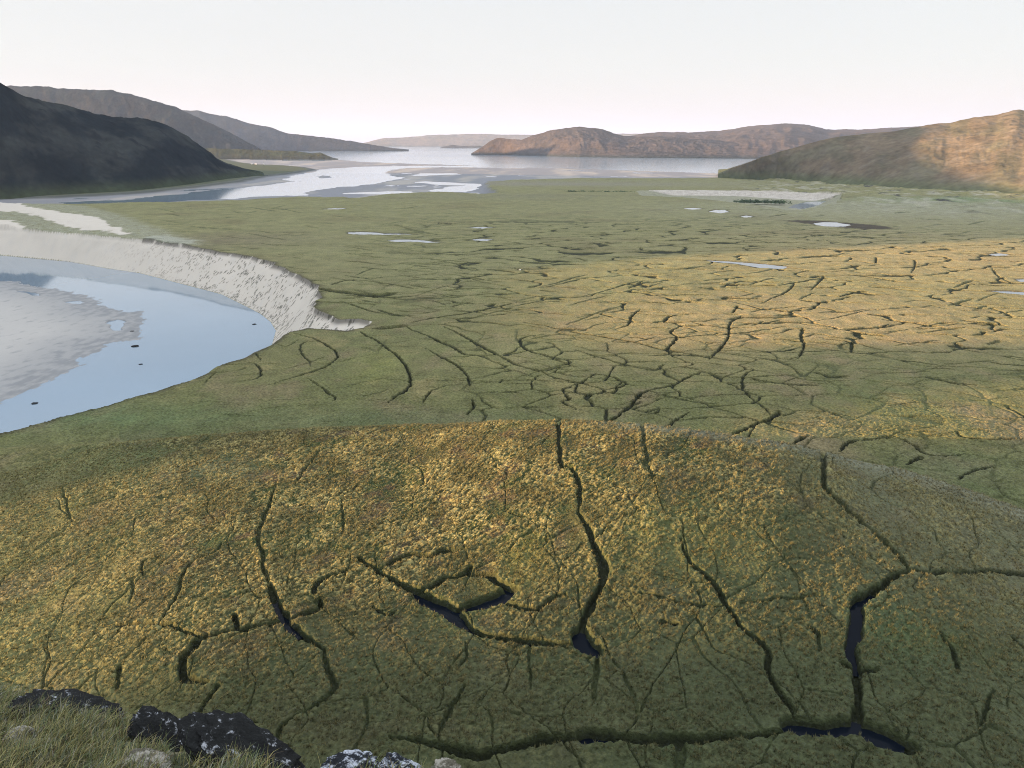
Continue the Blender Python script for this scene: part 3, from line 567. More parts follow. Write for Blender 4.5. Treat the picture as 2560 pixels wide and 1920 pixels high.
# ditches, ponds
dk = mix(np.broadcast_to(C_(.034, .044, .018), SH+(3,)), peatc, sstep(.3, .8, CMt))
col = mix(col, dk, np.clip(CMt*1.35, 0, 1)*okp*(1-sPd*0))
col = mix(col, C_(.05, .045, .03), sstep(-5, -1, sPd)*okp*.8)
col = mix(col, C_(.045, .038, .028), sstep(-3, 9, peat+9*n_c)*okp*.95)
vv = np.stack([X, Y, Z], -1).reshape(-1, 3)
soft = np.clip(1-.95*np.maximum(np.maximum(bank*1., bar*1.), np.maximum(mud_w, sstep(-1, 2, s1))), .05, 1)*(1-.3*T)
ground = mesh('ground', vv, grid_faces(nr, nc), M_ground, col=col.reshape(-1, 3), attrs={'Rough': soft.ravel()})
tag(ground, kind='structure')
def sample(x, y, arr):
    i = np.interp(np.hypot(x, y), R, np.arange(nr)); j = np.interp(np.arctan2(x, y), AZ, np.arange(nc))
    i0 = np.minimum(i.astype(int), nr-2); j0 = np.minimum(j.astype(int), nc-2); a = i-i0; b = j-j0
    if arr.ndim == 3: a = a[..., None]; b = b[..., None]
    return (arr[i0, j0]*(1-a)*(1-b)+arr[i0+1, j0]*a*(1-b)+arr[i0, j0+1]*(1-a)*b+arr[i0+1, j0+1]*a*b)
# ------------------------------------------------------------------ water
wv = [(-60000, -3000, WL), (60000, -3000, WL), (60000, 60000, WL), (-60000, 60000, WL)]
tag(mesh('water', wv, [[0, 1, 2, 3]], M_water, smooth=False), kind='structure')
t_ = M_water.node_tree; g_ = t_.nodes.new('ShaderNodeNewGeometry'); x_ = t_.nodes.new('ShaderNodeSeparateXYZ'); m_ = t_.nodes.new('ShaderNodeMapRange')
t_.links.new(g_.outputs['Position'], x_.inputs[0]); t_.links.new(x_.outputs['Y'], m_.inputs['Value'])
for a_, b_ in (('From Min', 900), ('From Max', 3000), ('To Min', .05), ('To Max', .12)): m_.inputs[a_].default_value = b_
t_.links.new(m_.outputs[0], t_.nodes['Principled BSDF'].inputs['Roughness'])
def sheet(name, pts, z, mt):
    o = mesh(name, [(a, b, z) for a, b in pts], [list(range(len(pts)))], mt, smooth=False); tag(o, kind='structure'); return o
oxp = PL([(1940, 532), (1985, 506), (2018, 498), (2110, 494), (2110, 508), (2051, 522), (2008, 534)], OXW)
sheet('oxbow_water', oxp, OXW, M_water)
M_pond = mat('pond_water', (.10, .13, .16), .02, .5)
M_pond.node_tree.nodes['Principled BSDF'].inputs['IOR'].default_value = 1.33
for q in ponds_px:
    w_ = PL(q, 0); c_ = w_.mean(0); w_ = c_+(w_-c_)*1.05+np.sign(w_-c_)*2.0
    sheet('pond', w_, POND_Z, M_pond)
def ditch_water(pts, w, dz):
    q = np.array([PS(a, b) for a, b in pts]); v = []; n = len(q)
    for i in range(n):
        t = q[min(i+1, n-1)]-q[max(i-1, 0)]; t = t[:2]/np.linalg.norm(t[:2]); s_ = np.array([-t[1], t[0]])*w/2
        zz = q[i, 2]-dz*.75
        v += [(q[i, 0]+s_[0], q[i, 1]+s_[1], zz), (q[i, 0]-s_[0], q[i, 1]-s_[1], zz)]
    tag(mesh('ditch_water', v, [[2*i, 2*i+1, 2*i+3, 2*i+2] for i in range(n-1)], M_dark), kind='structure')
for pts, w_, dz in [([(991, 1462), (1041, 1487), (1074, 1508), (1112, 1522), (1150, 1553), (1187, 1581), (1225, 1594), (1324, 1608)], 4.2, 1.2),
                    ([(1130, 1526), (1178, 1518), (1232, 1502), (1282, 1481), (1255, 1466)], 4.2, 1.2), ([(1455, 1572), (1450, 1590), (1462, 1610), (1500, 1640)], 4, 1.15),
                    ([(684, 1499), (700, 1530), (719, 1557), (746, 1588)], 2.6, 1.15), ([(2186, 1481), (2145, 1508), (2138, 1540), (2134, 1586), (2127, 1618), (2131, 1655), (2140, 1678)], 3.6, 1.2),
                    ([(1960, 1819), (2058, 1824), (2140, 1822), (2195, 1842), (2262, 1868)], 5, 1.25), ([(1440, 1850), (1470, 1846), (1527, 1846), (1560, 1850)], 4, 1.5)]:
    ditch_water(pts, w_, dz)
# ------------------------------------------------------------------ hills
def hill(name, ridge, foot, d_ridge, zf, depth, cols, amp=6., prof=.75, seed=200, n=460, m1=70, m2=24, sc=120., gully=1.0, rock=.3):
    ridge = np.array(ridge, float); foot = np.array(foot, float)
    px = np.linspace(ridge[0, 0], ridge[-1, 0], n)
    ry = np.interp(px, ridge[:, 0], ridge[:, 1]); fy = np.interp(px, foot[:, 0], foot[:, 1])
    k_ = np.ones(5)/5; ry[2:-2] = np.convolve(ry, k_, 'valid')
    Dr = np.interp(px, [a for a, b in d_ridge], [b for a, b in d_ridge])
    Rg = np.array([PD(a, b, c) for a, b, c in zip(px, ry, Dr)])
    Ft = np.array([(*P(a, b, zf), zf) for a, b in zip(px, fy)])
    Ft[:, 1] = np.minimum(Ft[:, 1], Rg[:, 1]-5); Ft[:, 0] = Ft[:, 1]*np.array([ray(a, b)[0]/ray(a, b)[1] for a, b in zip(px, ry)])
    Rg[:, 2] = np.maximum(Rg[:, 2], zf)
    rows_ = []
    for j in range(-4, m1+1):
        s = j/m1
        if s < 0: p_ = Ft+(Ft-Rg)*(-s)*.3; p_[:, 2] = zf+s*80
        else:
            p_ = Ft+(Rg-Ft)*s; g_ = (1-(1-s)**2)*(1-prof)+s*prof; p_[:, 2] = zf+(Rg[:, 2]-zf)*g_
        rows_.append((p_, s))
    for j in range(1, m2+1):
        s = j/m2; p_ = Rg.copy(); u_ = Rg[:, :2]/np.linalg.norm(Rg[:, :2], axis=1)[:, None]
        p_[:, :2] += u_*depth*s; p_[:, 2] = zf-10+(Rg[:, 2]-zf+10)*(1-sstep(0, 1, s)); rows_.append((p_, 1+s))
    V = np.array([a for a, b in rows_]); s_ = np.array([b for a, b in rows_])[:, None]
    x, y = V[..., 0], V[..., 1]; hgt = np.clip((V[..., 2]-zf)/60., 0, 1)
    w_ = hgt*np.where(s_ < 1, np.clip((1-s_)*4, .12, 1), .6)
    U = np.broadcast_to(px[None, :]*(Dr.mean()/F), x.shape); hz = V[..., 2]
    nz = 1.6*fbm(x/sc, y/sc, 5, seed)+gully*(ridged(U/(sc*.55)+.25*s_, s_*1.6, 5, seed+20)-.5)+rock*np.abs(fbm(x/(sc*.2), y/(sc*.2), 4, seed+40))*2
    V[..., 2] += amp*nz*w_
    a_, b_, c_, d_ = [C_(*q) for q in cols]
    n1_ = fbm(U/(sc*.8), s_*3+0*x, 5, seed+50); n2_ = fbm(x/(sc*.3), y/(sc*.3), 5, seed+60)
    cl = mix(np.broadcast_to(a_, x.shape+(3,)), b_, sstep(-.15, .25, n1_)); cl = mix(cl, c_, sstep(.1, .4, n2_)*.6)
    cl = mix(cl, d_, sstep(30, 2, hz-zf)*.9)
    o = mesh(name, V.reshape(-1, 3), grid_faces(*x.shape), M_hill, col=cl.reshape(-1, 3)); tag(o, kind='structure'); return o
hill('hills', [(-1500, -10), (-1000, -20), (-700, -30), (-450, -30), (-300, -10), (-150, 55), (-100, 105), (-50, 162), (0, 209), (23, 219), (58, 238), (97, 250), (163, 260), (202, 273), (241, 287), (295, 293), (350, 295), (389, 304), (424, 316), (459, 335), (478, 349), (517, 374), (544, 398), (564, 409), (607, 421), (642, 430), (670, 439)],  # ridge beyond the left frame edge raised to shade the right hill
     [(-1500, 520), (-600, 512), (0, 494), (300, 480), (450, 464), (560, 450), (640, 441), (670, 439)], [(-1500, 1500), (0, 1780), (640, 2500), (670, 2600)], -19, 900,
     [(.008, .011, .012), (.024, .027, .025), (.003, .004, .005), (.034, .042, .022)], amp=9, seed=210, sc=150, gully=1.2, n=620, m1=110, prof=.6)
hill('hills', [(-1200, 190), (-300, 208), (31, 216), (89, 217), (155, 222), (222, 226), (280, 227), (330, 236), (369, 246), (428, 264), (486, 289), (544, 316), (583, 336), (622, 359), (653, 376), (690, 392)],
     [(-1200, 400), (690, 394)], [(-1200, 5200), (690, 5500)], -20, 2500, [(.036, .037, .036), (.028, .034, .035), (.062, .052, .042), (.018, .024, .024)], amp=22, seed=230, sc=420, prof=.8)
hill('hills', [(300, 260), (459, 277), (498, 276), (533, 289), (564, 288), (590, 297), (622, 307), (669, 316), (719, 333), (778, 339), (860, 352), (918, 359), (961, 367), (1022, 375)],
     [(300, 379), (1022, 377)], [(300, 9300), (1022, 9300)], -22, 3000, [(.034, .036, .037), (.027, .032, .035), (.055, .046, .038), (.018, .024, .025)], amp=25, seed=250, sc=600)
hill('hills', [(440, 368), (560, 372), (653, 374), (700, 377), (739, 378), (782, 383), (800, 381), (816, 388), (830, 394), (845, 397)], [(440, 396), (845, 399)], [(440, 5000), (845, 4900)], -22, 350,
     [(.035, .045, .028), (.045, .050, .03), (.025, .03, .025), (.03, .035, .03)], amp=4, seed=260, sc=120)
hill('hills', [(880, 364), (918, 356), (961, 345), (1018, 343), (1074, 338), (1183, 335), (1343, 338), (1500, 336), (1900, 330), (2200, 338)], [(880, 366), (2200, 366)], [(880, 18500), (2200, 18500)], -22, 4000,
     [(.12, .10, .08), (.10, .09, .07), (.14, .11, .08), (.08, .08, .06)], amp=20, seed=270, sc=1200)
hill('hills', [(1100, 369.5), (1111, 366), (1130, 362), (1155, 365), (1200, 364), (1225, 369.5)], [(1100, 370), (1225, 370)], [(1100, 13500), (1225, 13500)], -22, 500, [(.05, .05, .04), (.06, .06, .05), (.07, .06, .05), (.05, .05, .04)], amp=3, seed=275, sc=200, n=120)
hill('hills', [(1178, 384), (1204, 369), (1226, 353), (1248, 345), (1269, 348), (1304, 350), (1334, 337), (1369, 328), (1413, 321), (1440, 318), (1452, 318), (1473, 321), (1508, 324), (1534, 333), (1557, 339), (1600, 341), (1680, 343), (1800, 352), (1900, 365)],
     [(1178, 385), (1300, 389), (1450, 393), (1600, 395), (1900, 397)], [(1178, 6650), (1300, 6500), (1900, 6300)], -22, 1400, [(.066, .055, .049), (.052, .047, .044), (.080, .066, .056), (.028, .035, .033)], amp=12, seed=280, sc=350, gully=1.2)
hill('hills', [(1480, 350), (1591, 337), (1620, 331), (1740, 331), (1797, 329), (1859, 319), (1931, 312), (1984, 310), (2027, 314), (2065, 324), (2147, 325), (2219, 319), (2291, 316), (2400, 316), (3000, 300)],
     [(1480, 392), (1893, 397), (3000, 400)], [(1480, 8600), (3000, 7200)], -22, 2500, [(.070, .057, .051), (.058, .050, .046), (.080, .066, .056), (.032, .038, .036)], amp=18, seed=290, sc=480)
hill('hills', [(1795, 437), (1835, 420), (1907, 393), (1979, 372), (2075, 346), (2171, 333), (2248, 326), (2315, 312), (2377, 309), (2434, 295), (2497, 286), (2530, 276), (2549, 274), (2575, 280), (2700, 262), (3000, 225), (3500, 200)],
     [(1795, 438.5), (1931, 447), (2123, 460), (2315, 478), (2560, 492), (3000, 520), (3500, 545)], [(1795, 2330), (1900, 2200), (2200, 2150), (2560, 2050), (3500, 1700)], -15, 1200,
     [(.118, .096, .068), (.098, .090, .062), (.125, .112, .09), (.085, .098, .055)], amp=4.5, seed=300, sc=150, gully=.9, n=700, m1=130, prof=.85, rock=.25)
# unseen valley wall added west of the viewpoint, crest notched to place sun patches
Yr = np.arange(-700, 1101, 9.)
cres = np.array([(-700, 290), (-380, 280), (-240, 240), (-180, 200), (-145, 165), (-122, 135), (-100, 112), (-70, 100), (-25, 98), (-13, 138), (0, 143), (14, 155), (26, 170), (45, 168), (62, 150), (80, 136), (120, 128), (300, 127), (345, 140), (380, 180), (430, 212), (560, 222), (855, 228), (1000, 246), (1300, 325), (1427, 380), (1466, 415), (1496, 440), (1600, 465), (1900, 490)], float)
xr0 = -1000.
ss = np.linspace(-1, 1, 61)
Yr = np.arange(-700, 1901, 6.)
YY, SS = np.meshgrid(Yr, ss, indexing='ij')
cz = np.interp(YY, cres[:, 0], cres[:, 1])
XX = xr0-.75*np.clip(YY-850, 0, 9999)+SS*(300+.15*np.clip(-YY, 0, 700))
ZZ = -20+(cz+20)*np.clip(1-np.abs(SS)**1.25, 0, 1)+10*fbm(XX/70, YY/70, 4, 320)*(np.abs(SS) > .08)
cc = mix(np.broadcast_to(C_(.06, .06, .045), XX.shape+(3,)), C_(.10, .10, .06), sstep(-.2, .3, fbm(XX/90, YY/90, 4, 330)))
tag(mesh('hills', np.stack([XX, YY, ZZ], -1).reshape(-1, 3), grid_faces(*XX.shape), M_hill, col=cc.reshape(-1, 3)), kind='structure')  # out-of-view shadow caster added beside the visible hills
# ------------------------------------------------------------------ tussock grass of the near terrace
n_t = 130000
rt = np.sqrt(rng.uniform(80**2, 222**2, n_t)); at = rng.uniform(-.74, .74, n_t)
xt, yt = rt*np.sin(at), rt*np.cos(at)
ht = sample(xt, yt, HT); cmt = sample(xt, yt, CMt); inn = sample(xt, yt, inr.astype(float)); zt = sample(xt, yt, Z)
rct = np.interp(at, d_az, d_r)
keep = (cmt < .25) & (inn < .1) & (rt < rct+2) & (ht > rng.uniform(-.15, .7, n_t))
xt, yt, zt, rt, ht = xt[keep], yt[keep], zt[keep], rt[keep], ht[keep]
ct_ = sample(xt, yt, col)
nb = 12; K = len(xt)
an = rng.uniform(0, 6.283, (K, nb)); ln = rng.uniform(.18, .55, (K, nb))*(.7+.6*ht[:, None]); lean = rng.uniform(.15, .95, (K, nb)); wd = rng.uniform(.025, .06, (K, nb))
bx = xt[:, None]+.10*np.cos(an); by = yt[:, None]+.10*np.sin(an); bz = zt[:, None]-.05+0*an
tx = bx+np.cos(an)*ln*lean; ty = by+np.sin(an)*ln*lean; tz = bz+ln*np.sqrt(1-lean**2*.9)
dx, dy = -np.sin(an)*wd, np.cos(an)*wd
V = np.stack([np.stack([bx+dx, by+dy, bz], -1), np.stack([bx-dx, by-dy, bz], -1), np.stack([tx, ty, tz], -1)], 2).reshape(-1, 3)
tint = rng.uniform(0, 1, (K, 1))
cb = ct_*.65+C_(.24, .19, .07)*.35*(.5+tint)*(1-.6*sstep(135, 92, rt)[:, None]);  # straw tint cut nearest the viewer, matching the painted shade there
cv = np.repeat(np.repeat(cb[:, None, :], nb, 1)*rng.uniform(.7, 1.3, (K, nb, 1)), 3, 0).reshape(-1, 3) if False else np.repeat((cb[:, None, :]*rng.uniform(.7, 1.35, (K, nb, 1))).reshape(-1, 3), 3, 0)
tg = mesh('tussock_grass', V, np.arange(len(V), dtype=np.int32).reshape(-1, 3), M_leaf, smooth=False, col=cv)
tag(tg, 'straw and olive tussock grass covering the hummocky near terrace', 'grass', kind='stuff')
# ------------------------------------------------------------------ ledge under the viewpoint
ledge_px = [(-700, 1600), (-300, 1650), (0, 1708), (60, 1733), (150, 1740), (280, 1785), (330, 1800), (430, 1843), (480, 1835), (600, 1868), (740, 1912), (800, 1910), (900, 1905), (1000, 1908), (1075, 1930), (1250, 2100), (1500, 2500)]
def PSl(px, py, off=0.):                   # the point of the sloping ledge seen in this direction
    d = ray(px, py); t = (1.6-off)/(-d[2]-.53*d[1]); return np.array([d[0]*t, d[1]*t, CAM+d[2]*t])
lp = np.array([PSl(a, b)[:2] for a, b in ledge_px]); lp = np.concatenate([lp, [(2.5, -2), (-9, -3)]])
gx, gy = np.meshgrid(np.arange(-8, 3, .035), np.arange(-1.5, 9, .035), indexing='ij')
sl2 = sdf(lp, gx+.06*fbm(gx/.3, gy/.3, 3, 400), gy+.06*fbm(gx/.3, gy/.3, 3, 403), 6.)
lz = CAM-1.6-.53*gy+.10*fbm(gx/.7, gy/.7, 4, 405)*1.2+.04*fbm(gx/.15, gy/.15, 3, 407)-.05
lz0 = lz.copy()
lz = lz-np.where(sl2 < 0, np.minimum(-sl2*2.2+.0, 9), 0)-.05*sstep(.25, 0, sl2)
lc = mix(np.broadcast_to(C_(.05, .06, .032), gx.shape+(3,)), C_(.10, .095, .06), sstep(-.1, .3, fbm(gx/.4, gy/.4, 4, 410)))
lc = mix(lc, C_(.035, .035, .03), sstep(0, -.2, sl2))
M_ledge = mat('heath_soil', attr=True, n1=[(14, .4, 5)], bump=[(22, .03, 5)], amount=.8)
tag(mesh('hillside', np.stack([gx, gy, lz], -1).reshape(-1, 3), grid_faces(*gx.shape), M_ledge, col=lc.reshape(-1, 3)), kind='structure')
# lichen-mottled rock
def rock_mat(name, dark, pale, thr):
    m_ = mat(name, dark, .85, .12, bump=[(9, .05, 6), (60, .01, 4)], amount=.9); t = m_.node_tree
    no = t.nodes.new('ShaderNodeTexNoise'); no.inputs['Scale'].default_value = 13; no.inputs['Detail'].default_value = 12; no.inputs['Roughness'].default_value = .72
    ge = t.nodes['Geometry'] if 'Geometry' in t.nodes else t.nodes.new('ShaderNodeNewGeometry'); t.links.new(ge.outputs['Position'], no.inputs['Vector'])
    r_ = t.nodes.new('ShaderNodeValToRGB'); t.links.new(no.outputs['Fac'], r_.inputs[0]); e = r_.color_ramp.elements
    e[0].position = thr-.02; e[0].color = (*dark, 1); e[1].position = thr+.05; e[1].color = (*pale, 1)
    e2 = r_.color_ramp.elements.new(thr-.12); e2.color = (*[c*.6 for c in dark], 1)
    t.links.new(r_.outputs[0], t.nodes['Principled BSDF'].inputs['Base Color']); return m_
M_rock = rock_mat('lichen_rock', (.014, .0155, .016), (.30, .32, .35), .60)
M_rock2 = rock_mat('pale_lichen_rock', (.014, .017, .022), (.32, .35, .40), .51)
M_moss = rock_mat('crusted_stone', (.09, .085, .065), (.24, .23, .20), .50)
def blobmesh(name, c, sx, sy, sz, rz, tilt, seed, mt, rough=.38, flat=1.0, sub=6):
    import bmesh
    bm = bmesh.new(); bmesh.ops.create_icosphere(bm, subdivisions=sub, radius=1)
    v = np.array([q.co[:] for q in bm.verts]); fs = np.array([[q.index for q in f.verts] for f in bm.faces], np.int32); bm.free()
    n_ = fbm(v[:, 0]*1.3+v[:, 2]*.7+seed, v[:, 1]*1.3-v[:, 2]*.9, 5, seed)+.5*fbm(v[:, 0]*4+seed, v[:, 1]*4+v[:, 2]*4, 4, seed+5)
    v = v*(1+rough*n_)[:, None]; v = np.sign(v)*np.abs(v)**.9
    v = v*np.array([sx, sy, sz])
    ct1, st1 = math.cos(tilt), math.sin(tilt); v = np.stack([v[:, 0]*ct1+v[:, 2]*st1, v[:, 1], -v[:, 0]*st1+v[:, 2]*ct1], -1)
    cz_, sz_ = math.cos(rz), math.sin(rz); v = np.stack([v[:, 0]*cz_-v[:, 1]*sz_, v[:, 0]*sz_+v[:, 1]*cz_, v[:, 2]], -1)
    o = mesh(name, v, fs, mt); o.location = c; return o
G_R = 'lichen spotted rocks along the ledge edge'
for (px, py, sx, sy, sz, rz, tl, sd, mt, lab) in [
    (168, 1774, .44, .19, .06, -.12, .13, 11, M_rock, 'long dark rock with white lichen flecks at the upper left end of the ledge'),
    (392, 1826, .20, .16, .06, -.3, .55, 12, M_rock, 'small reddish dark rock in the gap between the two long rocks'),
    (605, 1878, .42, .22, .07, -.25, .42, 13, M_rock, 'large black and grey slanting slab in the middle of the ledge edge'),
    (872, 1914, .17, .12, .05, .05, -.1, 14, M_rock2, 'rounded pale lichen boulder with grass growing at its right end'),
    (1005, 1930, .15, .11, .05, -.1, .38, 15, M_rock2, 'whitish boulder sloping down to the right at the lower end of the ledge'),
    (1115, 1935, .10, .12, .07, 0, .1, 16, M_moss, 'little flat pale stone cut by the bottom edge of the photo')]:
    p_ = PSl(px, py); p_[2] -= sz*.35
    o = blobmesh('rock', p_, sx, sy, sz, rz, tl, sd, mt); tag(o, lab, 'rock', G_R)
for (px, py, sx, sy, sz, sd, lab) in [(45, 1835, .08, .09, .035, 21, 'pale rounded stone among yellow grass at the far left'),
                                      (365, 1908, .14, .12, .045, 22, 'pale crusted stone sunk in grass in front of the dark slab')]:
    p_ = PSl(px, py); p_[2] -= .02
    tag(blobmesh('rock', p_, sx, sy, sz, 0, .2, sd, M_moss), lab, 'rock', 'pale stones in the ledge grass')
# ledge grass
def lz_at(x, y):
    i = np.clip(((x+8)/.035).astype(int), 0, gx.shape[0]-1); j = np.clip(((y+1.5)/.035).astype(int), 0, gx.shape[1]-1); return lz[i, j], sl2[i, j]
nbl = 170000
bx = rng.uniform(-5.5, .8, nbl); by = rng.uniform(2.6, 7.0, nbl)
dens = fbm(bx/.35, by/.35, 3, 420)+.5*fbm(bx/1.1, by/1.1, 2, 424)
bz, sd_ = lz_at(bx, by)
dpt = by; pxv = CX+F*bx/(by*ct+(CAM-bz)*st)
right_thin = np.where(pxv > 420, .35, 0)
kp = (sd_ > .02) & (dens > rng.uniform(-.45, .25, nbl)+right_thin)
bx, by, bz, dens, pxv = bx[kp], by[kp], bz[kp], dens[kp], pxv[kp]; K = len(bx)
tall = rng.random(K) < .012
ln = rng.uniform(.07, .21, K)*(1+.5*np.clip(dens, 0, 1)); ln *= .7; ln[tall] = rng.uniform(.18, .30, tall.sum())
an = rng.uniform(0, 6.283, K)*.7+2.2*fbm(bx/.25, by/.25, 2, 430); cv_ = rng.uniform(.2, 1.5, K); cv_[tall] = .25
wd = np.where(tall, .0012, rng.uniform(.0018, .0045, K))
segs = 4; VV = []
for s in range(segs+1):
    t = s/segs; r_ = ln*t*np.sin(cv_*t); h_ = ln*t*np.cos(cv_*t)
    cxp, cyp, czp = bx+np.cos(an)*r_, by+np.sin(an)*r_, bz-.01+h_
    w2 = wd*(1-t*.85)
    VV.append(np.stack([np.stack([cxp-w2, cyp+.3*w2, czp], -1), np.stack([cxp+w2, cyp-.3*w2, czp], -1)], 1))
VV = np.stack(VV, 1).reshape(K, -1, 3); nv = VV.shape[1]
fq = np.array([[2*s, 2*s+1, 2*s+3, 2*s+2] for s in range(segs)]); ff = (fq[None]+(np.arange(K)*nv)[:, None, None]).reshape(-1, 4)
pal = np.array([(.13, .16, .06), (.24, .22, .09), (.10, .13, .08), (.26, .26, .20), (.17, .13, .08)]); 
warm = np.clip((500-pxv)/500., 0, 1)
pi = np.where(rng.random(K) < .30+.25*warm*(by < 4.8), 1, rng.choice([0, 2, 3, 4], K, p=[.38, .30, .20, .12]))
cg = .75*pal[pi]*rng.uniform(.6, 1.35, (K, 1))
gr = mesh('ledge_grass', VV.reshape(-1, 3), ff, M_leaf, smooth=False, col=np.repeat(cg, nv, 0))
tag(gr, 'thin green and straw grass on the ledge at the lower left', 'grass', kind='stuff')
# ------------------------------------------------------------------ stones lying in the river
for px, py, s_, lab in [(330, 829, 1.5, 'low dark stone at the tip of the river sand bar'), (338, 866, 2.0, 'widest flat stone beside the sand bar in the river'),
                        (352, 911, 1.0, 'small dark stone alone in open river water'), (87, 1009, 1.3, 'stone in the river at the far left below the sand bar'), (636, 811, 1.3, 'stone in the river near the foot of the pale bank')]:
    x_, y_ = P(px, py, WL)
    tag(blobmesh('rock', (x_, y_, WL), s_, s_*.9, s_*.35, .3, 0, 30+px % 7, M_rock, sub=3), lab, 'rock', 'stones standing in the river')
# ------------------------------------------------------------------ willow scrub by the oxbow
def scrub(name, line, n, hgt, lab, zb):
    q = np.array([P(a, b, zb) for a, b in line]); t = rng.uniform(0, len(q)-1.001, n); i = t.astype(int); f_ = (t-i)[:, None]
    c_ = q[i]*(1-f_)+q[i+1]*f_+rng.normal(0, 5, (n, 2)); r_ = rng.uniform(.3, 1, n)*hgt
    nbq = 60; a_ = rng.normal(0, 1, (n, nbq, 3)); a_ /= np.linalg.norm(a_, axis=2)[..., None]; a_[..., 2] = np.abs(a_[..., 2])
    ctr = np.concatenate([c_, np.full((n, 1), zb)], 1)[:, None, :]+a_*(r_[:, None, None]*rng.uniform(.4, 1.1, (n, nbq, 1)))
    sz_ = .55
    tri = ctr[:, :, None, :]+rng.normal(0, sz_, (n, nbq, 3, 3)); v_ = tri.reshape(-1, 3)
    cl = np.repeat((np.array([.055, .085, .045])*rng.uniform(.5, 1.7, (n*nbq, 1))), 3, 0)
    tag(mesh(name, v_, np.arange(len(v_), dtype=np.int32).reshape(-1, 3), M_leaf, smooth=False, col=cl), lab, 'willow scrub', kind='stuff')
scrub('willow_scrub', [(1842, 505), (1880, 506), (1930, 507), (1960, 508)], 130, 5.5, 'dark willow scrub on the near side of the pale oxbow bank', -10)
scrub('willow_scrub', [(1415, 481), (1500, 482), (1593, 484)], 110, 4.5, 'dark green willow scrub left of the pale oxbow bank', -4)
# ------------------------------------------------------------------ two people with their bags on the plain
M_cloth = mat('dark_clothes', (.015, .017, .022), .9); M_skin = mat('skin', (.42, .26, .19), .6); M_hair = mat('dark_hair', (.02, .015, .012), .6)
def person(loc, rz, lab, lean):
    js = {'pel': (0, 0, .95, .14), 'wst': (0, lean*.3, 1.1, .125), 'chs': (0, lean*.6, 1.32, .15), 'nck': (0, lean, 1.49, .06), 'hd0': (0, lean*1.1, 1.58, .085), 'hd1': (0, lean*1.2, 1.70, .09), 'nos': (0, -.10+lean*1.2, 1.63, .03)}
    ed = [('pel', 'wst'), ('wst', 'chs'), ('chs', 'nck'), ('nck', 'hd0'), ('hd0', 'hd1'), ('hd0', 'nos')]
    for s, n_ in ((-1, 'l'), (1, 'r')):
        js.update({'sh'+n_: (s*.19, lean*.7, 1.38, .07), 'el'+n_: (s*.26, lean*.5+.03, 1.12, .05), 'wr'+n_: (s*.24, -.10+lean*.4, .90, .035), 'hn'+n_: (s*.235, -.13+lean*.4, .83, .035),
                   'hp'+n_: (s*.10, 0, .90, .10), 'kn'+n_: (s*.13, -.03, .50, .065), 'an'+n_: (s*.14, .03, .09, .05), 'to'+n_: (s*.15, -.12, .045, .04)})
        ed += [('chs', 'sh'+n_), ('sh'+n_, 'el'+n_), ('el'+n_, 'wr'+n_), ('wr'+n_, 'hn'+n_), ('pel', 'hp'+n_), ('hp'+n_, 'kn'+n_), ('kn'+n_, 'an'+n_), ('an'+n_, 'to'+n_)]
        for k_, (a1, b1) in enumerate(((-.03, .09), (-.01, .10), (.01, .095), (.03, .08), (-.045, .05))):
            js['f%d' % k_+n_] = (s*(.235+a1), -.14+lean*.4, .83-b1, .010); ed.append(('hn'+n_, 'f%d' % k_+n_))
    ks = list(js); me = bpy.data.meshes.new('person'); me.from_pydata([js[k_][:3] for k_ in ks], [(ks.index(a), ks.index(b)) for a, b in ed], [])
    o = bpy.data.objects.new('person', me); S.collection.objects.link(o); o.location = loc; o.rotation_euler = (0, 0, rz)
    sk = o.modifiers.new('skin', 'SKIN')
    for i, k_ in enumerate(ks): me.skin_vertices[0].data[i].radius = (js[k_][3],)*2; me.skin_vertices[0].data[i].use_root = (k_ == 'pel')
    o.modifiers.new('sub', 'SUBSURF').levels = 1
    me.materials.append(M_cloth); tag(o, lab, 'person')
    hr = blobmesh('hair', (0, lean*1.2+.02, 1.72), .10, .11, .09, 0, 0, 3, M_hair, rough=.1, sub=2); hr.parent = o
    fc = blobmesh('face', (0, lean*1.2-.06, 1.63), .065, .05, .085, 0, 0, 4, M_skin, rough=.05, sub=2); fc.parent = o
    return o
def gz(x, y): return float(sample(np.array([x]), np.array([y]), Z)[0])
for px, py, rz, ln_, lab in [(1287.5, 675.2, 2.6, .0, 'person in dark clothes standing apart on the left of the bags'), (1297.5, 676.3, -2.2, -.10, 'person in dark clothes bending forward beside the white bag')]:
    x_, y_ = P(px, py, 0); person((x_, y_, gz(x_, y_)), rz, lab, ln_)
M_bagd = mat('black_canvas', (.02, .02, .024), .8, n1=[(8, .3, 3)]); M_bagw = mat('white_canvas', (.72, .72, .70), .7, n1=[(8, .1, 3)])
def bag(px, py, w_, h_, mt, lab, sd):
    x_, y_ = P(px, py, 0); z_ = gz(x_, y_)
    o = blobmesh('bag', (x_, y_, z_+h_*.42), w_*.5, w_*.32, h_*.5, sd*.7, 0, sd, mt, rough=.12, sub=3); tag(o, lab, 'bag', 'bags lying by the two people')
    tk = [(math.cos(a)*w_*.22, 0, h_*.42+math.sin(a)*h_*.35) for a in np.linspace(0, math.pi, 9)]
    v = []; f = []
    for i, (a, b, c) in enumerate(tk):
        v += [(a, -.03, c), (a, .03, c), (a, .03, c+.04), (a, -.03, c+.04)]
        if i: 
            for k_ in range(4): f.append([4*i-4+k_, 4*i-4+(k_+1) % 4, 4*i+(k_+1) % 4, 4*i+k_])
    s_ = mesh('strap', v, f, mt, parent=o)
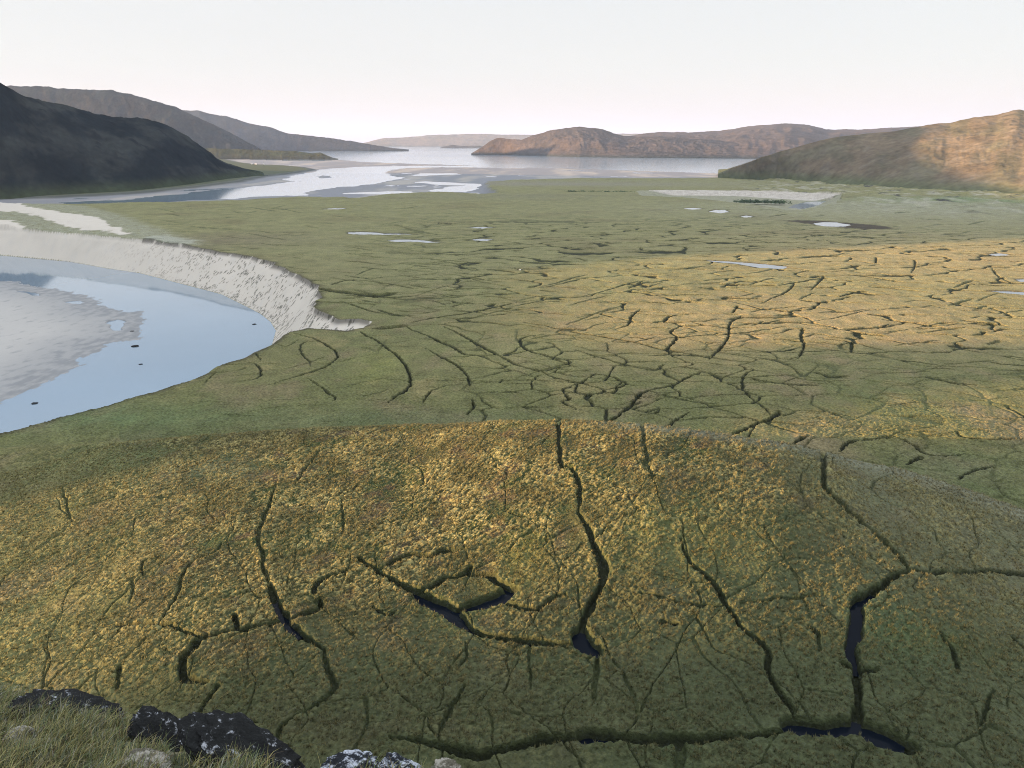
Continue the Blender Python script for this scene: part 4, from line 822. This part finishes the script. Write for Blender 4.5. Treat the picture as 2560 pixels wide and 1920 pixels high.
for a in [(1300.3, 676.6, 1.1, .75, M_bagw, 'bright white bag between the two black ones', 1), (1293.2, 676.0, .85, .7, M_bagd, 'upright black bag between the two people', 2),
          (1290.2, 676.4, .6, .45, M_bagd, 'smallest black bag, nearest the person on the left', 3), (1305, 676.2, 1.2, .5, M_bagd, 'long low black bag at the right end of the row', 5)]: bag(*a)
# ------------------------------------------------------------------ little white cabins on the far shore
M_wall = mat('white_boards', (.78, .78, .76), .6, n1=[(2, .06, 2)]); M_roof = mat('grey_roofing', (.30, .31, .33), .7); M_win = mat('dark_glass', (.03, .04, .05), .1, .5)
def cabin(px, py, w_, d_, h_, rz, lab):
    x_, y_ = P(px, py, WL+4); z_ = max(gz(x_, y_), WL)-.3
    e = bpy.data.objects.new('cabin', None); S.collection.objects.link(e); e.location = (x_, y_, z_); e.rotation_euler = (0, 0, rz); tag(e, lab, 'cabin', 'white cabins on the far shore')
    a, b, g = w_/2, d_/2, h_*1.45
    mesh('wall', [(-a, -b, 0), (a, -b, 0), (a, b, 0), (-a, b, 0), (-a, -b, h_), (a, -b, h_), (a, b, h_), (-a, b, h_), (-a, 0, g), (a, 0, g)],
         [[0, 1, 5, 4], [2, 3, 7, 6], [1, 2, 6, 9, 5], [3, 0, 4, 8, 7], [3, 2, 1, 0]], M_wall, parent=e, smooth=False)
    o_ = .3
    mesh('roof', [(-a-o_, -b-o_, h_-.15), (a+o_, -b-o_, h_-.15), (a+o_, 0, g+.05), (-a-o_, 0, g+.05), (a+o_, b+o_, h_-.15), (-a-o_, b+o_, h_-.15), (-a-o_, -b-o_, h_+.1), (a+o_, -b-o_, h_+.1), (a+o_, 0, g+.3), (-a-o_, 0, g+.3), (a+o_, b+o_, h_+.1), (-a-o_, b+o_, h_+.1)],
         [[0, 3, 2, 1], [2, 3, 5, 4], [6, 7, 8, 9], [9, 8, 10, 11], [0, 1, 7, 6], [4, 5, 11, 10], [1, 2, 8, 7], [2, 4, 10, 8], [3, 0, 6, 9], [5, 3, 9, 11]], M_roof, parent=e, smooth=False)
    for s in (-1, 1):
        c = s*w_*.28; mesh('window', [(c-.5, -b-.03, h_*.4), (c+.5, -b-.03, h_*.4), (c+.5, -b-.03, h_*.8), (c-.5, -b-.03, h_*.8), (c-.5, -b+.02, h_*.4), (c+.5, -b+.02, h_*.4), (c+.5, -b+.02, h_*.8), (c-.5, -b+.02, h_*.8)],
             [[0, 1, 2, 3], [0, 4, 5, 1], [1, 5, 6, 2], [2, 6, 7, 3], [3, 7, 4, 0]], M_win, parent=e, smooth=False)
    mesh('door', [(-.45, -b-.04, .2), (.45, -b-.04, .2), (.45, -b-.04, 2.1), (-.45, -b-.04, 2.1), (-.45, -b+.02, .2), (.45, -b+.02, .2), (.45, -b+.02, 2.1), (-.45, -b+.02, 2.1)],
         [[0, 1, 2, 3], [0, 4, 5, 1], [1, 5, 6, 2], [2, 6, 7, 3], [3, 7, 4, 0]], M_roof, parent=e, smooth=False)
for a in [(629, 411, 6, 5, 4, .1, 'leftmost white cabin on the far shore under the blue hill'), (639.5, 411, 9, 5, 3.8, -.05, 'longest white cabin, second from the left on the far shore'),
          (659.5, 412, 5.5, 5, 4.2, .2, 'single white cabin right of the cabin pair on the far shore')]: cabin(*a)
# ------------------------------------------------------------------ haze
HZ = bpy.data.materials.new('haze_air'); HZ.use_nodes = True; t = HZ.node_tree; t.nodes.clear()
pv = t.nodes.new('ShaderNodeVolumePrincipled'); om = t.nodes.new('ShaderNodeOutputMaterial'); t.links.new(pv.outputs[0], om.inputs['Volume'])
pv.inputs['Color'].default_value = (.52, .68, .97, 1); pv.inputs['Density'].default_value = 2.5e-5; pv.inputs['Anisotropy'].default_value = .1
hv = [(a, b, c) for c in (-40, 950) for a, b in ((-61000, -4000), (61000, -4000), (61000, 61000), (-61000, 61000))]
hz_ = mesh('haze', hv, [[3, 2, 1, 0], [4, 5, 6, 7], [0, 1, 5, 4], [1, 2, 6, 5], [2, 3, 7, 6], [3, 0, 4, 7]], HZ, smooth=False)
tag(hz_, 'thin blue haze in the air over the valley', 'haze', kind='stuff')
print('verts', sum(len(o.data.vertices) for o in S.objects if o.type == 'MESH'))
